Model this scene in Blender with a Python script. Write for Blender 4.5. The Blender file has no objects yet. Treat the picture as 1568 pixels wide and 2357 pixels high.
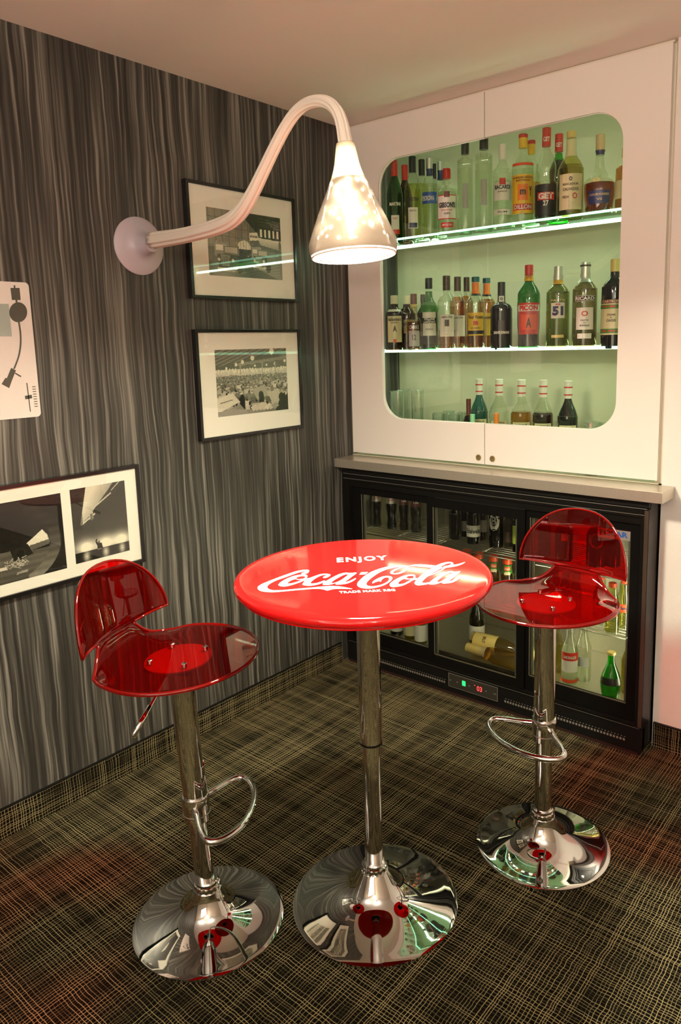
import bpy, bmesh, math, random
import numpy as np
from mathutils import Vector, Matrix

S = bpy.context.scene
COL = S.collection
R = random.Random(7)
PI = math.pi

# ------------------------------------------------------------------ camera
IW, IH = 1568.0, 2357.0
FPX, YAW, PITCH, ROLL = 1691.4938, .68280054, -.15839872, -.02443214
CAM = Vector((2.20781662, -2.55099892, 1.47140507))
PPX, PPY = 863.0271, 1062.8054
_f = Vector((-math.sin(YAW) * math.cos(PITCH), math.cos(YAW) * math.cos(PITCH), math.sin(PITCH)))
_r0 = Vector((math.cos(YAW), math.sin(YAW), 0))
_u0 = _r0.cross(_f)
_r = _r0 * math.cos(ROLL) + _u0 * math.sin(ROLL)
_u = -_r0 * math.sin(ROLL) + _u0 * math.cos(ROLL)
cam = bpy.data.objects.new('camera', bpy.data.cameras.new('camera'))
COL.objects.link(cam)
cam.matrix_world = Matrix(((_r.x, _u.x, -_f.x, CAM.x), (_r.y, _u.y, -_f.y, CAM.y), (_r.z, _u.z, -_f.z, CAM.z), (0, 0, 0, 1)))
cam.data.sensor_fit = 'HORIZONTAL'
cam.data.sensor_width = 36
cam.data.lens = FPX * 36 / IW
cam.data.shift_x = -(PPX - IW / 2) / IW
cam.data.shift_y = (PPY - IH / 2) / IW
cam.data.clip_start = .05
S.camera = cam


def ray(u, v):
    return _f + _r * ((u - PPX) / FPX) - _u * ((v - PPY) / FPX)


def at(u, v, x=None, y=None, z=None):
    """point of the plane x=.. / y=.. / z=.. seen at photo pixel (u, v)"""
    d = ray(u, v)
    if x is not None: t = (x - CAM.x) / d.x
    elif y is not None: t = (y - CAM.y) / d.y
    else: t = (z - CAM.z) / d.z
    return CAM + d * t


def depth(p):
    return (Vector(p) - CAM).dot(_f)


# ------------------------------------------------------------------ world, view
W = bpy.data.worlds.new('world'); S.world = W; W.use_nodes = True
W.node_tree.nodes['Background'].inputs[0].default_value = (1.0, .80, .62, 1)
W.node_tree.nodes['Background'].inputs[1].default_value = .10
S.view_settings.view_transform = 'Standard'
S.view_settings.look = 'None'
S.view_settings.exposure = 1.35
S.view_settings.gamma = 1.0
S.view_settings.use_curve_mapping = False
S.cycles.max_bounces = 8
S.cycles.transparent_max_bounces = 28
S.cycles.sample_clamp_indirect = 6.0
S.cycles.caustics_reflective = False
S.cycles.caustics_refractive = False

# light levels
DISC_E = 172.0         # frosted disc in the mouth of the wall lamp
BULB_E = 60.0        # bulb of the wall lamp
CORE_E = 3.5
FILL_GLOBE_E = 82.0       # unseen globes added as fill, mainly for the ceiling
FILL_PANEL_E = 2.0       # glowing panel added behind the photographer for fill light
LED_E = 13.0          # shelf strips
FRIDGE_E = 24.0

H = 2.4              # ceiling
NX1 = 1.393          # right end of the cabinet doors
NB = .372            # back of the niche


# ------------------------------------------------------------------ materials
MATS = {}


def nodes(name):
    m = bpy.data.materials.new(name); m.use_nodes = True
    nt = m.node_tree; nt.nodes.clear()
    out = nt.nodes.new('ShaderNodeOutputMaterial')
    MATS[name] = m
    return m, nt, out


def N(nt, t, **k):
    n = nt.nodes.new('ShaderNode' + t)
    for a, b in k.items():
        if a.startswith('i_'):
            key = a[2:]
            key = int(key) if key.isdigit() else key.replace('_', ' ')
            n.inputs[key].default_value = b
        else:
            setattr(n, a, b)
    return n


def rgba(c): return (c[0], c[1], c[2], 1)


def pbr(name, c, rough=.5, metal=0, spec=.5, coat=0, var=.06, scale=40, bump=0, emit=None, es=0, aniso=0):
    if name in MATS: return MATS[name]
    m, nt, out = nodes(name)
    b = N(nt, 'BsdfPrincipled')
    b.inputs['Roughness'].default_value = rough
    b.inputs['Metallic'].default_value = metal
    b.inputs['Specular IOR Level'].default_value = spec
    b.inputs['Coat Weight'].default_value = coat
    b.inputs['Coat Roughness'].default_value = .04
    if var or bump:
        tc = N(nt, 'TexCoord'); nz = N(nt, 'TexNoise', i_Scale=scale, i_Detail=3.0)
        nt.links.new(tc.outputs['Object'], nz.inputs['Vector'])
    if var:
        mx = N(nt, 'Mix', data_type='RGBA')
        mx.inputs[6].default_value = rgba([v * (1 - var) for v in c]); mx.inputs[7].default_value = rgba([min(1, v * (1 + var)) for v in c])
        nt.links.new(nz.outputs['Fac'], mx.inputs[0]); nt.links.new(mx.outputs[2], b.inputs['Base Color'])
    else:
        b.inputs['Base Color'].default_value = rgba(c)
    if bump:
        bp = N(nt, 'Bump', i_Strength=bump, i_Distance=.002)
        nt.links.new(nz.outputs['Fac'], bp.inputs['Height']); nt.links.new(bp.outputs[0], b.inputs['Normal'])
    if emit:
        b.inputs['Emission Color'].default_value = rgba(emit); b.inputs['Emission Strength'].default_value = es
    nt.links.new(b.outputs[0], out.inputs[0])
    return m


def emis(name, c, s):
    m, nt, out = nodes(name)
    e = N(nt, 'Emission'); e.inputs[0].default_value = rgba(c); e.inputs[1].default_value = s
    nt.links.new(e.outputs[0], out.inputs[0])
    return m


def clear(name, tint, gloss=.02, ior=1.5, haze=0, hazec=None, boost=1.0):
    """thin clear glass or plastic: tinted straight-through light plus a mirror film"""
    if name in MATS: return MATS[name]
    m, nt, out = nodes(name)
    tr = N(nt, 'BsdfTransparent'); tr.inputs[0].default_value = rgba(tint)
    gl = N(nt, 'BsdfGlossy'); gl.inputs['Roughness'].default_value = gloss
    gl.inputs[0].default_value = (1, 1, 1, 1)
    # Schlick reflectance, the same from both sides of the thin wall
    f0 = ((ior - 1) / (ior + 1)) ** 2
    lw = N(nt, 'LayerWeight'); lw.inputs[0].default_value = .5
    pw = N(nt, 'Math', operation='POWER'); pw.inputs[1].default_value = 5.0
    nt.links.new(lw.outputs['Facing'], pw.inputs[0])
    mt = N(nt, 'Math', operation='MULTIPLY_ADD'); mt.use_clamp = True
    mt.inputs[1].default_value = (1 - f0) * boost; mt.inputs[2].default_value = f0 * boost
    nt.links.new(pw.outputs[0], mt.inputs[0])
    mix = N(nt, 'MixShader')
    nt.links.new(mt.outputs[0], mix.inputs[0])
    body = tr.outputs[0]
    if haze:
        df = N(nt, 'BsdfDiffuse'); df.inputs[0].default_value = rgba(hazec or tint)
        tl = N(nt, 'BsdfTranslucent'); tl.inputs[0].default_value = rgba(hazec or tint)
        ad = N(nt, 'MixShader'); ad.inputs[0].default_value = .5
        nt.links.new(df.outputs[0], ad.inputs[1]); nt.links.new(tl.outputs[0], ad.inputs[2])
        mh = N(nt, 'MixShader'); mh.inputs[0].default_value = haze
        nt.links.new(tr.outputs[0], mh.inputs[1]); nt.links.new(ad.outputs[0], mh.inputs[2])
        body = mh.outputs[0]
    nt.links.new(body, mix.inputs[1]); nt.links.new(gl.outputs[0], mix.inputs[2])
    nt.links.new(mix.outputs[0], out.inputs[0])
    return m


def ramp(nt, pts):
    r = N(nt, 'ValToRGB')
    el = r.color_ramp.elements
    while len(el) < len(pts): el.new(.5)
    for e, (p, c) in zip(el, pts):
        e.position = p; e.color = rgba(c) if len(c) == 3 else c
    return r


def wallpaper():
    m, nt, out = nodes('wallpaper')
    tc = N(nt, 'TexCoord')
    sep = N(nt, 'SeparateXYZ'); nt.links.new(tc.outputs['Object'], sep.inputs[0])
    # slow sideways drift of the strands
    mp0 = N(nt, 'Mapping'); mp0.inputs['Scale'].default_value = (1, 6, 3.0)
    nt.links.new(tc.outputs['Object'], mp0.inputs[0])
    dr = N(nt, 'TexNoise', i_Scale=1.0, i_Detail=2.0); nt.links.new(mp0.outputs[0], dr.inputs['Vector'])
    dm = N(nt, 'Math', operation='MULTIPLY_ADD'); dm.inputs[1].default_value = .030
    nt.links.new(dr.outputs['Fac'], dm.inputs[0]); nt.links.new(sep.outputs[1], dm.inputs[2])
    def strands(fy, fz, det, off):
        a = N(nt, 'Math', operation='MULTIPLY'); a.inputs[1].default_value = fy; nt.links.new(dm.outputs[0], a.inputs[0])
        b = N(nt, 'Math', operation='MULTIPLY'); b.inputs[1].default_value = fz; nt.links.new(sep.outputs[2], b.inputs[0])
        c = N(nt, 'CombineXYZ'); c.inputs[0].default_value = off
        nt.links.new(a.outputs[0], c.inputs[1]); nt.links.new(b.outputs[0], c.inputs[2])
        n = N(nt, 'TexNoise', i_Scale=1.0, i_Detail=det, i_Roughness=.6); nt.links.new(c.outputs[0], n.inputs['Vector'])
        return n.outputs['Fac']
    s1 = strands(70, 1.1, 2, 0); s2 = strands(170, 2.6, 2, 7.3); s3 = strands(16, .5, 1, 3.1)
    def mth(op, a, b):
        k = N(nt, 'Math', operation=op)
        for i, q in enumerate((a, b)):
            if isinstance(q, (int, float)): k.inputs[i].default_value = q
            else: nt.links.new(q, k.inputs[i])
        return k.outputs[0]
    f = mth('ADD', mth('MULTIPLY', s1, .62), mth('ADD', mth('MULTIPLY', s2, .22), mth('MULTIPLY', s3, .16)))
    r = ramp(nt, [(.36, (.0175, .017, .0138)), (.46, (.038, .0365, .031)), (.53, (.076, .073, .062)), (.63, (.225, .216, .185))])
    nt.links.new(f, r.inputs[0])
    b = N(nt, 'BsdfPrincipled'); b.inputs['Roughness'].default_value = .42; b.inputs['Specular IOR Level'].default_value = .4
    nt.links.new(r.outputs[0], b.inputs['Base Color'])
    bp = N(nt, 'Bump', i_Strength=.15, i_Distance=.002); nt.links.new(f, bp.inputs['Height']); nt.links.new(bp.outputs[0], b.inputs['Normal'])
    nt.links.new(b.outputs[0], out.inputs[0])
    return m


def carpet(name, a0, a1, scale=112):
    """black carpet with a hand-drawn looking grid of tan threads along axes a0 and a1"""
    m, nt, out = nodes(name)
    tc = N(nt, 'TexCoord'); sep = N(nt, 'SeparateXYZ'); nt.links.new(tc.outputs['Object'], sep.inputs[0])
    def mth(op, a, b=None, c=None, clamp=False):
        k = N(nt, 'Math', operation=op); k.use_clamp = clamp
        for i, q in enumerate((a, b, c)):
            if q is None: continue
            if isinstance(q, (int, float)): k.inputs[i].default_value = q
            else: nt.links.new(q, k.inputs[i])
        return k.outputs[0]
    def lines(axis, other, seed):
        mp = N(nt, 'Mapping'); mp.inputs['Location'].default_value = (seed, seed * 2, seed * 3)
        sc = [1.0, 1.0, 1.0]; sc[axis] = 10; sc[other] = 30
        mp.inputs['Scale'].default_value = sc
        nt.links.new(tc.outputs['Object'], mp.inputs[0])
        wob = N(nt, 'TexNoise', i_Scale=1.0, i_Detail=1.0); nt.links.new(mp.outputs[0], wob.inputs['Vector'])
        c = mth('MULTIPLY_ADD', wob.outputs['Fac'], .0070, sep.outputs[axis])
        w = mth('MULTIPLY_ADD', c, scale, seed * 11.0)
        vo = N(nt, 'TexVoronoi', voronoi_dimensions='1D', feature='DISTANCE_TO_EDGE'); vo.inputs['Randomness'].default_value = 1.0; vo.inputs['Scale'].default_value = 1.0
        nt.links.new(w, vo.inputs['W'])
        ln = mth('SUBTRACT', 1.0, mth('DIVIDE', vo.outputs['Distance'], .145), clamp=True)
        ln = mth('MULTIPLY', ln, 1.5, clamp=True)
        # bands in which the threads are stronger
        mp2 = N(nt, 'Mapping'); sc2 = [0.0, 0.0, 0.0]; sc2[axis] = 26; sc2[other] = 2.2
        mp2.inputs['Scale'].default_value = sc2; mp2.inputs['Location'].default_value = (seed * 5, seed, 2)
        nt.links.new(tc.outputs['Object'], mp2.inputs[0])
        bd = N(nt, 'TexNoise', i_Scale=1.0, i_Detail=2.0); nt.links.new(mp2.outputs[0], bd.inputs['Vector'])
        st = mth('MULTIPLY_ADD', bd.outputs['Fac'], 3.4, -1.15, clamp=True)
        return mth('MULTIPLY', ln, mth('MULTIPLY_ADD', st, .78, .25)), bd.outputs['Fac']
    l1, b1 = lines(a0, a1, 1.3); l2, b2 = lines(a1, a0, 4.7)
    f = mth('MAXIMUM', l1, l2)
    f = mth('ADD', f, mth('MULTIPLY', mth('MULTIPLY', l1, l2), .5), clamp=True)
    r = ramp(nt, [(0, (.0055, .0048, .003)), (.25, (.032, .027, .014)), (1, (.40, .335, .165))])
    nt.links.new(f, r.inputs[0])
    b = N(nt, 'BsdfPrincipled'); b.inputs['Roughness'].default_value = .95; b.inputs['Specular IOR Level'].default_value = .08
    nt.links.new(r.outputs[0], b.inputs['Base Color'])
    bp = N(nt, 'Bump', i_Strength=.4, i_Distance=.002); nt.links.new(f, bp.inputs['Height']); nt.links.new(bp.outputs[0], b.inputs['Normal'])
    nt.links.new(b.outputs[0], out.inputs[0])
    return m


def vcol(name, rough=.25, coat=0):
    m, nt, out = nodes(name)
    a = N(nt, 'VertexColor'); a.layer_name = 'print'
    b = N(nt, 'BsdfPrincipled'); b.inputs['Roughness'].default_value = rough
    nt.links.new(a.outputs[0], b.inputs['Base Color']); nt.links.new(b.outputs[0], out.inputs[0])
    return m


wallpaper()
carpet('carpet', 0, 1); carpet('carpet_left', 1, 2); carpet('carpet_back', 0, 2)
pbr('ceiling_paint', (.90, .84, .77), .75, var=.02, scale=3)
pbr('white_paint', (.84, .80, .74), .6, var=.03, scale=260, bump=.35)
pbr('cream_wall', (.60, .50, .40), .7, var=.05, scale=5)
pbr('door_white', (.86, .82, .75), .28, var=.015, scale=6)
pbr('door_edge', (.80, .74, .60), .4, var=.02)
pbr('niche_panel', (.60, .57, .41), .55, var=.05, scale=4)
pbr('brass', (.60, .47, .24), .35, 1, var=.08)
pbr('dark_slot', (.02, .018, .015), .6, var=0)
pbr('steel', (.66, .61, .51), .34, .8, var=.05, scale=90)
pbr('black_metal', (.006, .0055, .005), .3, spec=.25, var=.1)
pbr('black_frame', (.008, .0075, .007), .18, var=.1)
pbr('black_plastic', (.007, .0065, .006), .45, spec=.2, var=.1)
pbr('fridge_black', (.005, .0048, .0045), .25, spec=.18, var=.1)
pbr('alu', (.62, .61, .52), .38, 1, var=.12, scale=160, bump=.5)
pbr('alu_trim', (.45, .45, .40), .35, .8, var=.05)
pbr('wire', (.50, .49, .43), .3, 1, var=.05)
pbr('chrome', (.66, .66, .64), .03, 1, var=0)
pbr('mat_board', (.93, .90, .79), .8, var=.02, scale=20)
pbr('poster_white', (.78, .73, .68), .22, var=.02)
pbr('poster_ink', (.085, .082, .062), .25, var=.12)
pbr('table_red', (.74, .010, .010), .085, spec=.38, coat=.08, var=.03, scale=8)
pbr('table_print', (.95, .93, .90), .2, var=0)
pbr('red_lip', (.62, .010, .008), .12, coat=.5, var=.05)
pbr('rose', (.46, .42, .47), .35, var=.03)
clear('pane', (.93, .97, .92), .0, 1.45)
clear('picture_glass', (.97, .98, .97), .0, 1.5)
clear('fridge_glass', (.80, .82, .78), .01, 1.5)
clear('shelf_glass', (.80, .95, .86), .03, 1.5, haze=.03, hazec=(.40, .9, .55), boost=.02)
clear('acrylic_edge', (.42, .010, .005), .02, 1.49, haze=.30, hazec=(.80, .012, .006), boost=1.3)
clear('acrylic', (.80, .018, .007), .012, 1.49, haze=.025, hazec=(.9, .02, .01), boost=1.0)
clear('tumbler', (.90, .93, .88), .02, 1.5, haze=.10, hazec=(.8, .85, .78), boost=3.5)
G = {}
for n, t, b in (('clear', (.90, .93, .86), 1.9), ('green', (.10, .42, .09), 1.5), ('dkgreen', (.68, .72, .44), 1.4), ('olive', (.76, .70, .28), 1.4),
                ('brown', (.30, .13, .06), 1.4), ('black', (.006, .006, .007), 1.3), ('perrier', (.07, .62, .05), 1.5), ('smoke', (.74, .66, .50), 1.5)):
    G[n] = clear('glass_' + n, t, .02, 1.5, boost=b)
for n, t in (('water', (.93, .96, .90)), ('vermouth', (.88, .86, .42)), ('whisky', (.82, .48, .08)), ('cognac', (.58, .22, .06)), ('mint', (.02, .22, .10)),
             ('syrup_blue', (.02, .45, .50)), ('syrup_amber', (.80, .50, .12)), ('syrup_brown', (.20, .035, .02)), ('syrup_black', (.012, .03, .016)),
             ('wine', (.30, .16, .06)), ('champagne', (.97, .80, .38)), ('juice', (.72, .44, .06)), ('cola', (.03, .012, .008)), ('olivebrandy', (.80, .74, .42)), ('pastis', (.64, .62, .46)), ('picon', (.14, .09, .03))):
    G['L_' + n] = clear('liquid_' + n, t, .03, 1.12)
for n, c, k in (('red', (.60, .035, .02), {}), ('black', (.012, .012, .012), {}), ('white', (.78, .75, .66), {}), ('cream', (.74, .68, .48), {}), ('yellow', (.80, .50, .03), {}),
                ('gold', (.72, .54, .18), {}), ('silver', (.62, .62, .58), dict(metal=.8)), ('navy', (.02, .035, .12), {}), ('blue', (.03, .10, .38), {}), ('teal', (.01, .11, .12), {}),
                ('maroon', (.13, .025, .02), {}), ('brown', (.06, .03, .02), {}), ('orange', (.82, .22, .02), {}), ('green', (.05, .22, .03), {}), ('ltgreen', (.35, .72, .45), {}),
                ('tan', (.62, .48, .25), {}), ('grey', (.40, .40, .36), {}), ('orangered', (.78, .09, .02), {}), ('lime', (.50, .62, .08), {}), ('parch', (.70, .62, .36), {})):
    G['P_' + n] = pbr('ink_' + n, c, .38, var=.05, **k)

# ------------------------------------------------------------------ mesh helpers


def obj(name, bm, m, parent=None, smooth=False, loc=None):
    me = bpy.data.meshes.new(name)
    if isinstance(bm, bmesh.types.BMesh):
        bmesh.ops.recalc_face_normals(bm, faces=bm.faces)
        bm.to_mesh(me); bm.free()
    else:
        me = bm; me.name = name
    o = bpy.data.objects.new(name, me)
    COL.objects.link(o)
    if m is not None:
        me.materials.clear()
        me.materials.append(MATS[m] if isinstance(m, str) else m)
    if smooth:
        me.shade_smooth() if smooth is True else me.shade_auto_smooth(angle=smooth) if hasattr(me, 'shade_auto_smooth') else me.shade_smooth()
    if parent: o.parent = parent
    if loc is not None: o.location = loc
    return o


def sharp(o, deg=35):
    me = o.data
    me.shade_smooth()
    me.set_sharp_from_angle(angle=math.radians(deg))
    return o


def thing(name, label, cat, loc=(0, 0, 0), rot=(0, 0, 0), group=None):
    o = bpy.data.objects.new(name, None); COL.objects.link(o)
    o.location = loc; o.rotation_euler = rot; o.empty_display_size = .05
    o['label'] = label; o['category'] = cat
    if group: o['group'] = group
    return o


def struct(o):
    o['kind'] = 'structure'
    return o


def box(bm, a, b, bev=0):
    v = [bm.verts.new((x, y, z)) for x in (a[0], b[0]) for y in (a[1], b[1]) for z in (a[2], b[2])]
    fs = [bm.faces.new([v[i] for i in f]) for f in ((0, 1, 3, 2), (4, 6, 7, 5), (0, 4, 5, 1), (2, 3, 7, 6), (0, 2, 6, 4), (1, 5, 7, 3))]
    if bev:
        es = list({e for f in fs for e in f.edges})
        bmesh.ops.bevel(bm, geom=es, offset=bev, segments=2, profile=.7, affect='EDGES')
    return bm


def B(a, b, bev=0): return box(bmesh.new(), a, b, bev)


def lathe(prof, n=32, bm=None, cap=True, M=None):
    bm = bm or bmesh.new()
    M = M or Matrix()
    rings = []
    for r, z in prof:
        if r < 1e-6: rings.append([bm.verts.new(M @ Vector((0, 0, z)))])
        else: rings.append([bm.verts.new(M @ Vector((r * math.cos(2 * PI * i / n), r * math.sin(2 * PI * i / n), z))) for i in range(n)])
    for a, b in zip(rings, rings[1:]):
        for i in range(n):
            j = (i + 1) % n
            if len(a) == 1 and len(b) == 1: continue
            if len(a) == 1: bm.faces.new((a[0], b[i], b[j]))
            elif len(b) == 1: bm.faces.new((a[i], a[j], b[0]))
            else: bm.faces.new((a[i], a[j], b[j], b[i]))
    return bm


def tube(path, rad, n=12, bm=None, closed=False, ribs=0, ribamp=0, caps=True):
    bm = bm or bmesh.new()
    P = [Vector(p) for p in path]; L = len(P)
    rad = rad if isinstance(rad, (list, tuple)) else [rad] * L
    tan = []
    for i in range(L):
        a = P[(i - 1) % L] if (closed or i) else P[0]
        b = P[(i + 1) % L] if (closed or i < L - 1) else P[-1]
        tan.append((b - a).normalized())
    nrm = tan[0].orthogonal().normalized()
    rings = []
    for i in range(L):
        nrm = (nrm - tan[i] * nrm.dot(tan[i])).normalized()
        bi = tan[i].cross(nrm)
        ring = []
        for k in range(n):
            t = 2 * PI * k / n
            rr = rad[i] * (1 + (ribamp * math.cos(ribs * t) if ribs else 0))
            ring.append(bm.verts.new(P[i] + nrm * (rr * math.cos(t)) + bi * (rr * math.sin(t))))
        rings.append(ring)
    for i in range(L if closed else L - 1):
        a, b = rings[i], rings[(i + 1) % L]
        for k in range(n):
            bm.faces.new((a[k], a[(k + 1) % n], b[(k + 1) % n], b[k]))
    if caps and not closed:
        bm.faces.new(rings[0][::-1]); bm.faces.new(rings[-1])
    return bm


def catmull(pts, n=8, closed=False):
    P = [Vector(p) for p in pts]; out = []
    L = len(P)
    for i in range(L if closed else L - 1):
        p0 = P[(i - 1) % L] if closed or i else P[0]
        p1 = P[i]; p2 = P[(i + 1) % L]
        p3 = P[(i + 2) % L] if closed or i < L - 2 else P[-1]
        for k in range(n):
            t = k / n
            out.append(.5 * ((2 * p1) + (p2 - p0) * t + (2 * p0 - 5 * p1 + 4 * p2 - p3) * t * t + (3 * p1 - p0 - 3 * p2 + p3) * t ** 3))
    if not closed: out.append(P[-1])
    return out


def flat_fill(contours, fn):
    """filled 2D outline (outer first, holes after) as a mesh; fn maps (x, y) to 3D"""
    cu = bpy.data.curves.new('tmp', 'CURVE'); cu.dimensions = '2D'; cu.fill_mode = 'FRONT'
    for c in contours:
        sp = cu.splines.new('POLY'); sp.points.add(len(c) - 1)
        for q, p in zip(sp.points, c): q.co = (p[0], p[1], 0, 1)
        sp.use_cyclic_u = True
    o = bpy.data.objects.new('tmp', cu)
    me = bpy.data.meshes.new_from_object(o)
    for v in me.vertices: v.co = fn(v.co.x, v.co.y)
    bpy.data.objects.remove(o); bpy.data.curves.remove(cu)
    return me


TXT = {}


def text_mesh(s, bold=0.0, spacing=1.0):
    """unit text mesh: x from 0 to 1, y from 0 to 1 (cap height)"""
    k = (s, bold, spacing)
    if k not in TXT:
        cu = bpy.data.curves.new('tmp', 'FONT'); cu.body = s; cu.offset = bold; cu.space_character = spacing; cu.resolution_u = 3
        o = bpy.data.objects.new('tmp', cu)
        me = bpy.data.meshes.new_from_object(o)
        bpy.data.objects.remove(o); bpy.data.curves.remove(cu)
        co = np.array([v.co[:2] for v in me.vertices]); lo = co.min(0); hi = co.max(0)
        co = (co - lo) / (hi - lo)
        TXT[k] = (co, [tuple(p.vertices) for p in me.polygons])
        bpy.data.meshes.remove(me)
    return TXT[k]


def text_obj(name, s, fn, m, parent, bold=0.0, spacing=1.0):
    co, fs = text_mesh(s, bold, spacing)
    me = bpy.data.meshes.new(name)
    me.from_pydata([fn(x, y) for x, y in co], [], fs); me.update()
    return obj(name, me, m, parent)


def join_mesh(parts):
    vs, fs = [], []
    for v, f in parts:
        o = len(vs); vs += [tuple(p) for p in v]; fs += [tuple(i + o for i in q) for q in f]
    me = bpy.data.meshes.new('m'); me.from_pydata(vs, [], fs); me.update()
    return me


# ------------------------------------------------------------------ the room
XR, YF = 4.4, -5.2
struct(obj('floor', B((0, YF, -.05), (XR, .45, 0)), 'carpet'))
struct(obj('ceiling', B((-.1, YF - .1, H), (XR + .1, .55, H + .08)), 'ceiling_paint'))
struct(obj('wall_left', B((-.1, YF - .1, -.05), (0, .55, H)), 'wallpaper'))
struct(obj('wall_back', B((NX1 + .012, 0, 0), (XR, .12, H)), 'white_paint'))
struct(obj('wall_niche', B((0, NB + .05, 0), (NX1 + .1, NB + .13, H)), 'white_paint'))
struct(obj('wall_right', B((XR, YF - .1, -.05), (XR + .1, .12, H)), 'cream_wall'))
struct(obj('wall_front', B((0, YF - .1, 0), (XR, YF, H)), 'cream_wall'))
bs = .092
o = struct(obj('baseboard_left', B((0, YF, 0), (.009, -.125, bs)), 'carpet_left'))
obj('edge_strip', B((0, YF, bs), (.0095, -.125, bs + .004)), 'black_plastic', o)
o = struct(obj('baseboard_back', B((1.41, -.009, 0), (XR, 0, bs)), 'carpet_back'))
obj('edge_strip', B((1.41, -.0095, bs), (XR, 0, bs + .004)), 'black_plastic', o)

emis('fill_glow', (1.0, .80, .64), FILL_PANEL_E)
wt = thing('fill_panel', 'added glowing fill light panel on the wall behind the photographer', 'fill light', (2.55, YF, .85)); wt['kind'] = 'structure'
obj('glazing', B((-1.05, .002, .05), (1.05, .012, 1.25)), 'fill_glow', wt)  # glowing sheet of the added panel, brightens the doors and walls
bm = B((-1.10, .001, 0), (1.10, .03, .05)); box(bm, (-1.10, .001, 1.25), (1.10, .03, 1.30)); box(bm, (-1.10, .001, .05), (-1.05, .03, 1.25)); box(bm, (1.05, .001, .05), (1.10, .03, 1.25))
obj('fill_panel_frame', bm, 'black_plastic', wt)
for x in (-.35, .35): obj('fill_panel_bar', B((x - .02, .0125, .05), (x + .02, .03, 1.25)), 'black_plastic', wt)

# invented pendant uplighters, added behind the photographer for fill light
emis('globe', (1.0, .88, .76), FILL_GLOBE_E)
for i, (x, y) in enumerate(((2.75, -2.75), (1.35, -3.9), (3.5, -4.4))):
    t = thing('fill_uplighter', ('added round fill light uplighter above the photographer', 'added round fill light uplighter near the patterned wall behind', 'added round fill light uplighter in the far rear corner')[i], 'lamp', (x, y, H), group='added fill light uplighters')
    ang = [PI * k / 24 for k in range(25)]
    obj('globe', lathe([(0, -.50)] + [(.108 * math.sin(a), -.51 - .108 * math.cos(a)) for a in ang[13:24]] + [(0, -.402)], 24), 'globe', t, True)
    obj('bowl', lathe([(0, -.62)] + [(.11 * math.sin(a), -.51 - .11 * math.cos(a)) for a in ang[1:14]], 24), 'rose', t, True)  # opaque lower half sends the added light up to the ceiling
    obj('cord', lathe([(0, -.40), (.004, -.40), (.004, -.03), (0, -.03)], 8), 'black_plastic', t)
    obj('ceiling_cup', lathe([(.0, -.035), (.03, -.035), (.045, -.0), (0, 0)], 16), 'rose', t)

# ------------------------------------------------------------------ wall cabinet
WX0, WX1, WZ0, WZ1 = .187, 1.237, 1.146, 2.232
XM = .7045; RC = .105
CZ = .978


def rounded(x0, x1, z0, z1, r, n=10):
    p = []
    for cx, cz, a in ((x1 - r, z1 - r, 0), (x0 + r, z1 - r, 90), (x0 + r, z0 + r, 180), (x1 - r, z0 + r, 270)):
        for k in range(n + 1):
            t = math.radians(a + 90 * k / n); p.append((cx + r * math.cos(t), cz + r * math.sin(t)))
    return p


def extrude_outline(outer, y0, y1):
    bm = bmesh.new()
    a = [bm.verts.new((x, y0, z)) for x, z in outer]; b = [bm.verts.new((x, y1, z)) for x, z in outer]
    bm.faces.new(a); bm.faces.new(b[::-1])
    n = len(outer)
    for i in range(n): bm.faces.new((a[i], b[i], b[(i + 1) % n], a[(i + 1) % n]))
    return bm


cab = thing('wall_cabinet', 'white built-in drinks cabinet with two doors and one rounded window', 'cabinet', (0, 0, CZ))
CZO = -CZ


def cpart(name, bm, m, parent=None):
    o = obj(name, bm, m, parent or cab)
    return o


def toloc(bm, dz=CZO):
    for v in bm.verts: v.co.z += dz
    return bm


TH = .022
win = rounded(WX0, WX1, WZ0, WZ1, RC)
gap = .0042
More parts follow.
